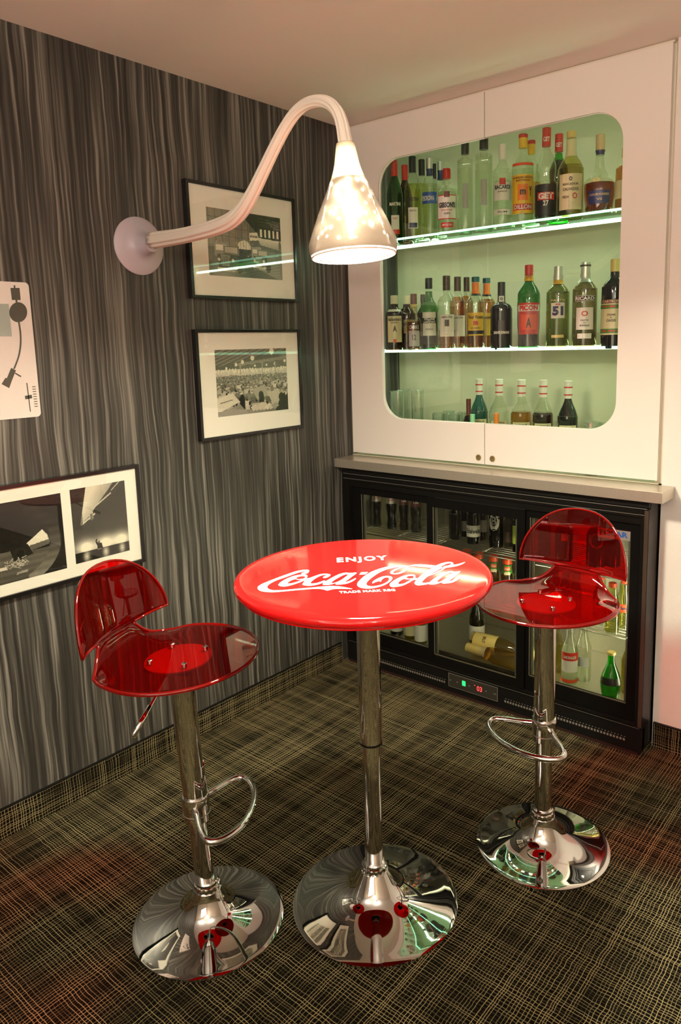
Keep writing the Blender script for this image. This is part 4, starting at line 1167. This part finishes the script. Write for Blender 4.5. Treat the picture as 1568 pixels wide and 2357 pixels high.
# shade: local frame with z up the axis
AX = (axis_top - LB).normalized()
AX = (AX - _f * -.0).normalized()
zx = AX.orthogonal().normalized(); zy = AX.cross(zx)
SM = Matrix(((zx.x, zy.x, AX.x, LB.x - L0.x), (zx.y, zy.y, AX.y, LB.y - L0.y), (zx.z, zy.z, AX.z, LB.z - L0.z), (0, 0, 0, 1)))
LEN = (axis_top - LB).length
m, nt, out = nodes('shade_silicone')
tr = N(nt, 'BsdfTransparent'); tr.inputs[0].default_value = (1, .97, .92, 1)
tl = N(nt, 'BsdfTranslucent'); tl.inputs[0].default_value = (.88, .76, .62, 1)
df = N(nt, 'BsdfDiffuse'); df.inputs[0].default_value = (.86, .78, .68, 1)
gl = N(nt, 'BsdfGlossy'); gl.inputs['Roughness'].default_value = .12
m1 = N(nt, 'MixShader'); m1.inputs[0].default_value = .5
nt.links.new(tl.outputs[0], m1.inputs[1]); nt.links.new(df.outputs[0], m1.inputs[2])
m2 = N(nt, 'MixShader'); m2.inputs[0].default_value = .62
nt.links.new(tr.outputs[0], m2.inputs[1]); nt.links.new(m1.outputs[0], m2.inputs[2])
m3 = N(nt, 'MixShader'); fr_ = N(nt, 'Fresnel'); fr_.inputs[0].default_value = 1.35
nt.links.new(fr_.outputs[0], m3.inputs[0]); nt.links.new(m2.outputs[0], m3.inputs[1]); nt.links.new(gl.outputs[0], m3.inputs[2])
nt.links.new(m3.outputs[0], out.inputs[0])
sp = [(.094, -.001), (.0985, .008), (.1005, .020), (.099, .032), (.083, .071), (.063, .117), (.0415, .162), (.0305, .192), (.0245, .222), (.0205, .245), (.0175, LEN - .012), (.0158, LEN)]
spd = [(p.x, p.z) for p in catmull([(a, 0, b) for a, b in sp], 4)]
o = obj('shade', lathe(spd, 64, M=SM), 'shade_silicone', lt, True)
o = obj('shade_lip', tube([SM @ Vector((.0945 * math.cos(2 * PI * k / 64), .0945 * math.sin(2 * PI * k / 64), -.001)) for k in range(64)], .0022, 8, closed=True), 'silicone', lt, True)
# closed reflector inside the clear shade, its holes imitated by glowing discs
pbr('reflector', (.85, .80, .70), .35, var=.02)
bm = bmesh.new(); n = 26; rows = 13
g = []
for k in range(rows + 1):
    q = k / rows; z = .007 + .160 * q
    r = (.089 + (.036 - .089) * q)
    g.append([bm.verts.new(SM @ Vector((r * math.cos(2 * PI * (i + .5 * (k % 2)) / n), r * math.sin(2 * PI * (i + .5 * (k % 2)) / n), z))) for i in range(n)])
rh = random.Random(5)
for k, (a, b) in enumerate(zip(g, g[1:])):
    for i in range(n):
        j = (i + 1) % n
        if k % 2 == 0: bm.faces.new((a[i], a[j], b[i])); bm.faces.new((a[j], b[j], b[i]))
        else: bm.faces.new((a[i], b[j], b[i])); bm.faces.new((a[i], a[j], b[j]))
o = obj('reflector', bm, 'reflector', lt)
emis('hole_glow', (1.0, .88, .66), 7.5)  # glowing dots and strips stand in for bulb light through holes
bm = bmesh.new()
for k in range(86):
    q = rh.random() ** .8; z = .026 + .135 * q; r = .089 + (.036 - .089) * (z - .007) / .160 + .0012; a_ = rh.random() * 2 * PI
    nrm = SM.to_3x3() @ Vector((math.cos(a_), math.sin(a_), .32)).normalized(); c_ = SM @ Vector((r * math.cos(a_), r * math.sin(a_), z))
    t1 = nrm.orthogonal().normalized(); t2 = nrm.cross(t1); pr_ = .0030 + .0022 * rh.random()
    bm.faces.new([bm.verts.new(c_ + t1 * (pr_ * math.cos(2 * PI * i / 10)) + t2 * (pr_ * math.sin(2 * PI * i / 10))) for i in range(10)])
for a_ in (.4, 2.5, 4.6):
    v4 = []
    for z, da in ((.024, -.05), (.024, .05), (.160, .07), (.160, -.07)):
        r = .089 + (.036 - .089) * (z - .007) / .160 + .0014
        v4.append(bm.verts.new(SM @ Vector((r * math.cos(a_ + da), r * math.sin(a_ + da), z))))
    bm.faces.new(v4)
o = obj('hole_glow_dots', bm, 'hole_glow', lt); o['kind'] = 'stuff'
emis('bulb', (1.0, .84, .56), BULB_E); emis('disc_glow', (1.0, .90, .68), DISC_E)
obj('bulb', lathe([(0, .055)] + [(.020 * math.sin(PI * k / 10), .075 - .020 * math.cos(PI * k / 10)) for k in range(1, 9)] + [(.010, .115), (.010, .130), (0, .130)], 20, M=SM), 'bulb', lt, True)
obj('diffuser_disc', lathe([(0, .0040), (.0918, .0040)], 48, M=SM), 'disc_glow', lt, True)
obj('disc_back', lathe([(0, .0052), (.0918, .0052), (.0918, .0036), (.0962, .0036), (.0962, .0062), (0, .0062)], 48, M=SM), 'reflector', lt)
obj('bulb_holder', lathe([(0, .128), (.014, .128), (.016, .150), (.016, .185), (0, .185)], 20, M=SM), 'rose', lt, True)
pbr('diffuser', (.9, .86, .75), .5, var=0, emit=(1, .84, .56), es=CORE_E)
obj('glow_sleeve', lathe([(.012, .168), (.0245, .176), (.022, .205), (.013, .232), (0, .234)], 24, M=SM), 'diffuser', lt, True)

# ------------------------------------------------------------------ framed photographs
NW, NH = 176, 120


class Raster:
    def __init__(s, w, h, seed):
        s.w, s.h = w, h; s.a = np.zeros((h, w)); s.rs = np.random.RandomState(seed)
        s.U, s.V = np.meshgrid((np.arange(w) + .5) / w, (np.arange(h) + .5) / h)
    def fill(s, fn): s.a = fn(s.U, s.V) + 0 * s.U
    def poly(s, pts, val, al=1.0):
        ins = np.zeros_like(s.a, bool); n = len(pts)
        for i in range(n):
            x0, y0 = pts[i]; x1, y1 = pts[(i + 1) % n]
            if y0 == y1: continue
            c = ((y0 > s.V) != (y1 > s.V)) & (s.U < (x1 - x0) * (s.V - y0) / (y1 - y0) + x0)
            ins ^= c
        v = val(s.U, s.V) if callable(val) else val
        s.a = np.where(ins, s.a * (1 - al) + v * al, s.a)
    def ell(s, cx, cy, rx, ry, val, al=1.0):
        m = ((s.U - cx) / rx) ** 2 + ((s.V - cy) / ry) ** 2 < 1
        v = val(s.U, s.V) if callable(val) else val
        s.a = np.where(m, s.a * (1 - al) + v * al, s.a)
    def glow(s, cx, cy, rx, ry, amt): s.a = s.a + amt * np.exp(-((s.U - cx) / rx) ** 2 - ((s.V - cy) / ry) ** 2)
    def line(s, x0, y0, x1, y1, wd, val, al=1.0):
        dx, dy = x1 - x0, y1 - y0; L = dx * dx + dy * dy
        t = np.clip(((s.U - x0) * dx + (s.V - y0) * dy) / L, 0, 1)
        asp = s.w / s.h
        d = np.hypot((s.U - x0 - t * dx) * asp, s.V - y0 - t * dy)
        s.a = np.where(d < wd, s.a * (1 - al) + val * al, s.a)
    def rect(s, x0, y0, x1, y1, val, al=1.0): s.poly([(x0, y0), (x1, y0), (x1, y1), (x0, y1)], val, al)
    def noise(s, amt): s.a = s.a + s.rs.randn(s.h, s.w) * amt


def truck(r, x0, y0, x1, y1):
    w, h = x1 - x0, y1 - y0
    X = lambda a: x0 + w * a
    Y = lambda b: y0 + h * b
    r.poly([(X(.0), Y(.05)), (X(.55), Y(.0)), (X(.62), Y(.12)), (X(.62), Y(.5)), (X(.0), Y(.5))], .42)
    r.rect(X(.06), Y(.12), X(.5), Y(.30), .72)
    r.poly([(X(.35), Y(.14)), (X(1.0), Y(.10)), (X(1.0), Y(.45)), (X(.35), Y(.45))], .30)
    r.rect(X(.40), Y(.18), X(.92), Y(.36), .55)
    r.poly([(X(.1), Y(.42)), (X(.95), Y(.42)), (X(.9), Y(.9)), (X(.15), Y(.9))], .16)
    r.poly([(X(.22), Y(.45)), (X(.62), Y(.45)), (X(.58), Y(.84)), (X(.26), Y(.84))], .40)
    for k in range(5): r.line(X(.28 + .075 * k), Y(.50), X(.29 + .07 * k), Y(.82), .004, .15)
    r.ell(X(.72), Y(.62), .018, .026, .85); r.ell(X(.16), Y(.62), .016, .024, .80)
    r.line(X(.1), Y(.92), X(.98), Y(.90), .010, .78)
    r.line(X(.1), Y(1.0), X(.80), Y(.99), .008, .6)
    r.ell(X(1.0), Y(.90), .035, .075, .06)


def photo_hangar():
    r = Raster(NW, int(NW * .67), 3)
    r.fill(lambda u, v: .26 - .10 * v)
    r.poly([(0, 0), (.55, 0), (.55, .55), (0, .62)], lambda u, v: .40 - .10 * u)
    for k in range(7): r.line(.02 + .085 * k, 0, .02 + .085 * k, .56, .006, .12, .8)
    for k in range(4): r.line(0, .12 + .14 * k, .55, .14 + .13 * k, .004, .16, .7)
    r.line(0, .1, .5, .5, .004, .14, .6)
    r.poly([(.42, 0), (1, 0), (1, .42), (.72, .42), (.62, .25)], .05)
    for k in range(5): r.rect(.70 + .06 * k, .22, .725 + .06 * k, .34, .85)
    for k in range(4): r.line(.62 + .03 * k, .05 * k, 1, .02 + .06 * k, .003, .30, .6)
    for k in range(6): r.line(.80 + .02 * k, .10 + .02 * k, 1, .08 + .025 * k, .004, .6, .5)
    r.rect(0, .56, 1, 1, lambda u, v: .20 + .18 * (v - .56) + .10 * np.sin(u * 9))
    r.poly([(.55, .30), (.66, .28), (.68, .40), (.55, .42)], .75)
    for k in range(4): r.rect(.565 + .026 * k, .33, .582 + .026 * k, .365, .12)
    r.poly([(.66, .36), (1, .38), (1, .53), (.70, .47)], lambda u, v: .72 - 1.6 * (v - .36))
    r.ell(.98, .46, .02, .08, .25)
    r.ell(.47, .53, .09, .10, lambda u, v: .72 + .15 * np.sin(u * 160))
    r.rect(.36, .56, .60, .80, .10)
    for k in range(60): r.rect(*(lambda x, y: (x, y, x + .02, y + .015))(.05 + .9 * r.rs.rand(), .46 + .22 * r.rs.rand()), .1 + .6 * r.rs.rand(), .7)
    truck(r, .08, .48, .40, .92); truck(r, .57, .50, .80, .86)
    for k in range(5): r.line(.30 + .1 * k, .93 + .01 * k, .98, .72 + .05 * k, .003, .55, .7)
    r.poly([(.40, .80), (.62, .84), (.95, 1), (.55, 1)], .10, .6)
    r.a = r.a * 1.30 + .03
    r.noise(.035)
    return r


def photo_hall():
    r = Raster(NW, int(NW * .70), 9)
    r.fill(lambda u, v: .40 - .2 * v)
    r.poly([(0, 0), (1, 0), (1, .18), (0, .30)], lambda u, v: .34 + .12 * np.sin((u + v * 2) * 60) * (v < .3))
    for k in range(9): r.line(.0, .02 + .035 * k, .34 + .05 * k, 0, .004, .60, .6)
    r.poly([(0, .26), (1, .02), (1, .10), (0, .33)], .30)
    r.poly([(.25, .22), (1, .12), (1, .17), (.25, .26)], .50)
    r.rect(0, .30, 1, .40, .80)
    for k in range(70): r.ell(r.rs.rand(), .30 + .05 * r.rs.rand(), .008, .02, .95)
    for cx, cy, q in ((.78, .045, .034), (.50, .14, .026), (.36, .195, .022), (.27, .23, .017), (.97, .20, .017), (.82, .24, .014), (.70, .255, .012), (.53, .26, .013), (.14, .28, .013)): r.ell(cx, cy, q, q * 1.45, 1.0)
    for x in (.32, .63, .82): r.rect(x, .20, x + .014, .44, .62)
    r.rect(0, .40, 1, 1, .42)
    for k in range(520):
        v = .38 + .30 * r.rs.rand() ** 1.6; s = .006 + .035 * (v - .36)
        r.rect(*(lambda x: (x, v, x + s * 1.8, v + s))(r.rs.rand()), r.rs.choice([.05, .12, .8, .9, .7]), .9)
    for k in range(46):
        v = .50 + .36 * r.rs.rand(); s = .05 + .16 * (v - .45); x = r.rs.rand(); a = r.rs.uniform(-.5, .5)
        r.poly([(x, v), (x + s, v + a * s * .6), (x + s * 1.05, v + s * .8 + a * s * .5), (x + .04 * s, v + s * .85)], r.rs.choice([.72, .82, .65, .30]))
        r.ell(x + s * .9, v + s * .5, s * .14, s * .34, .04)
    r.poly([(0, .72), (.20, .66), (.30, .80), (.04, .93), (0, .93)], .88); r.line(.04, .80, .20, .76, .008, .4)
    r.rect(.30, .74, .37, .95, .05); r.ell(.335, .74, .03, .05, .05)
    r.poly([(.48, .62), (.66, .56), (.70, .74), (.54, .80)], .62); r.ell(.60, .72, .035, .06, .04); r.rect(.57, .74, .64, .84, .06)
    r.poly([(.70, .70), (.86, .64), (.93, .86), (.78, .94)], .74); r.ell(.90, .78, .04, .07, .04)
    r.poly([(.88, .80), (1, .74), (1, 1), (.80, 1)], .06)
    r.poly([(0, .95), (.30, .84), (.38, .95), (.42, 1), (0, 1)], .50)
    for k in range(7): r.poly([(.44 + .05 * k, .90 + .02 * (k % 3)), (.52 + .05 * k, .86), (.56 + .05 * k, .92), (.48 + .05 * k, .97)], r.rs.choice([.8, .6, .9]))
    r.noise(.03)
    return r


def photo_tunnel():
    r = Raster(120, 128, 4)
    r.fill(lambda u, v: .012 + .02 * (v > .5))
    r.poly([(0, .62), (.40, .60), (.80, .52), (.80, .62), (0, .74)], .30)
    r.rect(0, .66, 1, 1, lambda u, v: .30 - .22 * abs(v - .78) * 2 + .03 * np.sin(v * 80))
    r.poly([(.44, .60), (.72, .42), (.78, .50), (.79, .56), (.60, .585)], .92)
    r.poly([(.30, .60), (.52, .56), (.58, .70), (.34, .76)], .05); r.ell(.42, .66, .07, .07, .10); r.ell(.42, .66, .05, .05, .02)
    for k in range(40):
        x = .22 + .28 * r.rs.rand(); y = .70 + .12 * r.rs.rand()
        r.line(x, y, x + .05 * r.rs.randn(), y + .05 * r.rs.rand(), .004, .75, .8)
    r.rect(.14, .79, .24, .83, .85)
    r.poly([(.36, .89), (.50, .88), (.49, .91), (.35, .92)], .55)
    d = np.hypot((r.U - .22) / .74, (r.V - .56) / .56)
    ring = (d > .80) & (d < 1.0) & (r.U > .5)
    lum = np.clip(.05 + .60 * (r.V - .36), .05, .46)
    r.a = np.where(ring, lum + .04 * np.sin(r.V * 60), r.a)
    r.a = np.where((d >= 1.0) | ((r.V < .42) & (d < .8) & (r.a < .5)), r.a * .25, r.a)
    r.ell(.66, .24, .05, .16, .12, .3)
    r.noise(.012)
    return r


def photo_runway():
    r = Raster(110, 138, 6)
    r.fill(lambda u, v: .10 + .10 * v)
    for cx in (.20, .55, .86): r.glow(cx, .80, .16, .10, .75); r.glow(cx, .79, .05, .03, .7)
    r.glow(.5, .84, .9, .10, .25)
    r.poly([(.28, 0), (.78, 0), (.30, .40), (.13, .50)], lambda u, v: np.clip(.85 - 1.1 * (u + v * .9 - .50), .12, .9))
    r.poly([(.78, 0), (.98, 0), (.42, .40), (.22, .46)], .14)
    r.line(.16, .49, .40, .38, .010, .85); r.line(.30, .34, .72, .14, .009, .75); r.line(.74, .10, .90, 0, .006, .7)
    r.rect(.30, .34, .37, .44, .70); r.rect(.32, .37, .36, .46, .35)
    r.rect(0, .865, 1, 1, lambda u, v: .05 + .04 * np.sin(v * 190 + u * 6))
    for cx in (.20, .55, .86): r.glow(cx, .93, .055, .07, .75)
    r.rect(0, 0, .18, .55, .04, .5)
    # small figure with raised arm
    r.ell(.435, .775, .022, .020, .35); r.poly([(.405, .79), (.47, .79), (.475, .87), (.40, .87)], .02)
    r.line(.405, .80, .385, .76, .012, .02); r.line(.385, .76, .40, .735, .011, .03); r.line(.47, .80, .485, .86, .012, .02)
    r.rect(.40, .868, .472, .878, .7); r.poly([(.405, .878), (.47, .878), (.468, .985), (.40, .985)], .02)
    r.noise(.02)
    return r


vcol('photo_print', .3)


def print_mesh(r, y0, y1, z0, z1, x):
    """print as a fine grid; y0 is the left side as seen from the room"""
    a = np.clip(r.a, 0, 1)
    h, w = a.shape
    vs = [(x, y0 + (y1 - y0) * i / w, z1 + (z0 - z1) * j / h) for j in range(h + 1) for i in range(w + 1)]
    fs = [(j * (w + 1) + i, (j + 1) * (w + 1) + i, (j + 1) * (w + 1) + i + 1, j * (w + 1) + i + 1) for j in range(h) for i in range(w)]
    me = bpy.data.meshes.new('print'); me.from_pydata(vs, [], fs)
    ca = me.color_attributes.new('print', 'FLOAT_COLOR', 'CORNER')
    lum = (a.reshape(-1)) ** 1.7 * .90 + .004
    c = np.stack([lum * 1.0, lum * .93, lum * .74, np.ones_like(lum)], 1)
    ca.data.foreach_set('color', np.repeat(c, 4, axis=0).astype(np.float32).reshape(-1))
    me.update()
    return me


def picture(label, y0, y1, z0, z1, prints, th=.024, fw=.012):
    c = Vector((0.001, (y0 + y1) / 2, z0))
    t = thing('framed_photograph', label, 'picture', c, group='black framed photographs')
    L = lambda a, b: ([a[0] - c.x, a[1] - c.y, a[2] - c.z], [b[0] - c.x, b[1] - c.y, b[2] - c.z])
    bm = bmesh.new()
    for a, b in (((.001, y0, z0), (th, y0 + fw, z1)), ((.001, y1 - fw, z0), (th, y1, z1)), ((.001, y0 + fw, z0), (th, y1 - fw, z0 + fw)), ((.001, y0 + fw, z1 - fw), (th, y1 - fw, z1))):
        box(bm, *L(a, b), .0012)
    obj('frame', bm, 'black_frame', t)
    obj('mat_board', B(*L((.002, y0 + fw, z0 + fw), (.016, y1 - fw, z1 - fw))), 'mat_board', t)
    for r, a, b, q0, q1 in prints:
        me = print_mesh(r, a - c.y, b - c.y, q0 - c.z, q1 - c.z, .0163 - c.x)
        obj('photo_print', me, 'photo_print', t)
    obj('glazing', B(*L((.0185, y0 + fw, z0 + fw), (.0200, y1 - fw, z1 - fw))), 'picture_glass', t)
    return t


picture('black framed photograph of old trucks in a hangar, above the other frame', -.872, -.337, 1.650, 2.058, [(photo_hangar(), -.784, -.417, 1.735, 1.975)])
picture('black framed photograph of a crowded drawing hall, below the truck photograph', -.870, -.335, 1.132, 1.540, [(photo_hall(), -.782, -.415, 1.215, 1.465)])
picture('wide black frame with two aircraft photographs, cut off by the photo edge', -1.72, -1.140, .745, 1.088, [(photo_runway(), -1.390, -1.195, .797, 1.040), (photo_tunnel(), -1.665, -1.421, .792, 1.036)])

# ------------------------------------------------------------------ turntable poster
PY0, PY1, PZ0, PZ1 = -1.86, -1.452, 1.279, 1.677
po = thing('turntable_poster', 'white panel printed with a record player tone arm, cut off at the left', 'poster', (.001, (PY0 + PY1) / 2, PZ0))
pc = Vector((.001, (PY0 + PY1) / 2, PZ0))
bm = bmesh.new(); ol = rounded(PY0, PY1, PZ0, PZ1, .012, 5)
a = [bm.verts.new((0, y - pc.y, z - pc.z)) for y, z in ol]; b = [bm.verts.new((.004, y - pc.y, z - pc.z)) for y, z in ol]
bm.faces.new(a); bm.faces.new(b[::-1])
for i in range(len(ol)): bm.faces.new((a[i], b[i], b[(i + 1) % len(ol)], a[(i + 1) % len(ol)]))
obj('panel', bm, 'poster_white', po)


def z5(p): return (p[0] / 2.947, 620 + p[1] / 2.947)


def wp(p, lift=.0003):
    q = at(*z5(p), x=.005)
    return Vector((.0042 + lift, q.y - pc.y, q.z - pc.z))


def ink(name, pts, lift=.0003, m='poster_ink'):
    P3 = [wp(p) for p in pts]
    me = bpy.data.meshes.new(name); me.from_pydata([(.0042 + lift, p.y, p.z) for p in P3], [], [tuple(range(len(P3)))]); me.update()
    return obj(name, me, m, po)


ink('counterweight', [(70, 126), (132, 126), (140, 208), (80, 208)])
ink('weight_stub', [(92, 108), (103, 108), (104, 126), (93, 126)]); ink('weight_neck', [(104, 208), (117, 208), (118, 224), (105, 224)])
ink('pivot_disc', [(123 + 61 * math.cos(2 * PI * k / 40), 291 + 68 * math.sin(2 * PI * k / 40)) for k in range(40)], .0004)
cl = catmull([Vector((127, 355, 0)), Vector((138, 430, 0)), Vector((139, 510, 0)), Vector((126, 590, 0)), Vector((95, 675, 0))], 6)
arm_l = [(p.x - 6, p.y) for p in cl]; arm_r = [(p.x + 6, p.y) for p in cl]
for i in range(len(cl) - 1): pass
P3 = [wp(p) for p in arm_l] + [wp(p) for p in arm_r]; n = len(arm_l)
me = bpy.data.meshes.new('tone_arm'); me.from_pydata([tuple(p) for p in P3], [], [(i, i + 1, n + i + 1, n + i) for i in range(n - 1)]); me.update()
obj('tone_arm', me, 'poster_ink', po)
ink('cartridge', [(75, 668), (108, 685), (80, 755), (62, 806), (10, 778), (36, 736), (46, 738)])
ink('finger_lift', [(104, 700), (145, 724), (140, 731), (100, 708)])
ink('slider_track', [(178, 770), (185, 770), (209, 965), (203, 965)])
ink('slider_knob', [(168, 858), (214, 850), (219, 874), (172, 882)])
for k in range(9):
    y = 794 + k * 16.6; x = 217 + k * 2.0
    ink('scale_tick', [(x, y), (x + 24, y - 1), (x + 24.5, y + 4), (x + .5, y + 5)])
ink('display_window', [(-140, 232), (58, 234), (80, 455), (-120, 455)], .0004, pbr('mirror_green', (.42, .48, .44), .25, .3, var=.2, scale=9))
# edge of the printed record
cy, cz = at(-92 / 1, 842, x=.005).y, at(0, 842, x=.005).z
ring = []
for k in range(49):
    a_ = 2 * PI * k / 48
    ring.append(Vector((.0046, cy - pc.y + .083 * math.cos(a_), cz - pc.z + .083 * math.sin(a_))))
obj('record_edge', tube(ring[:-1], .0010, 6, closed=True), 'poster_ink', po)
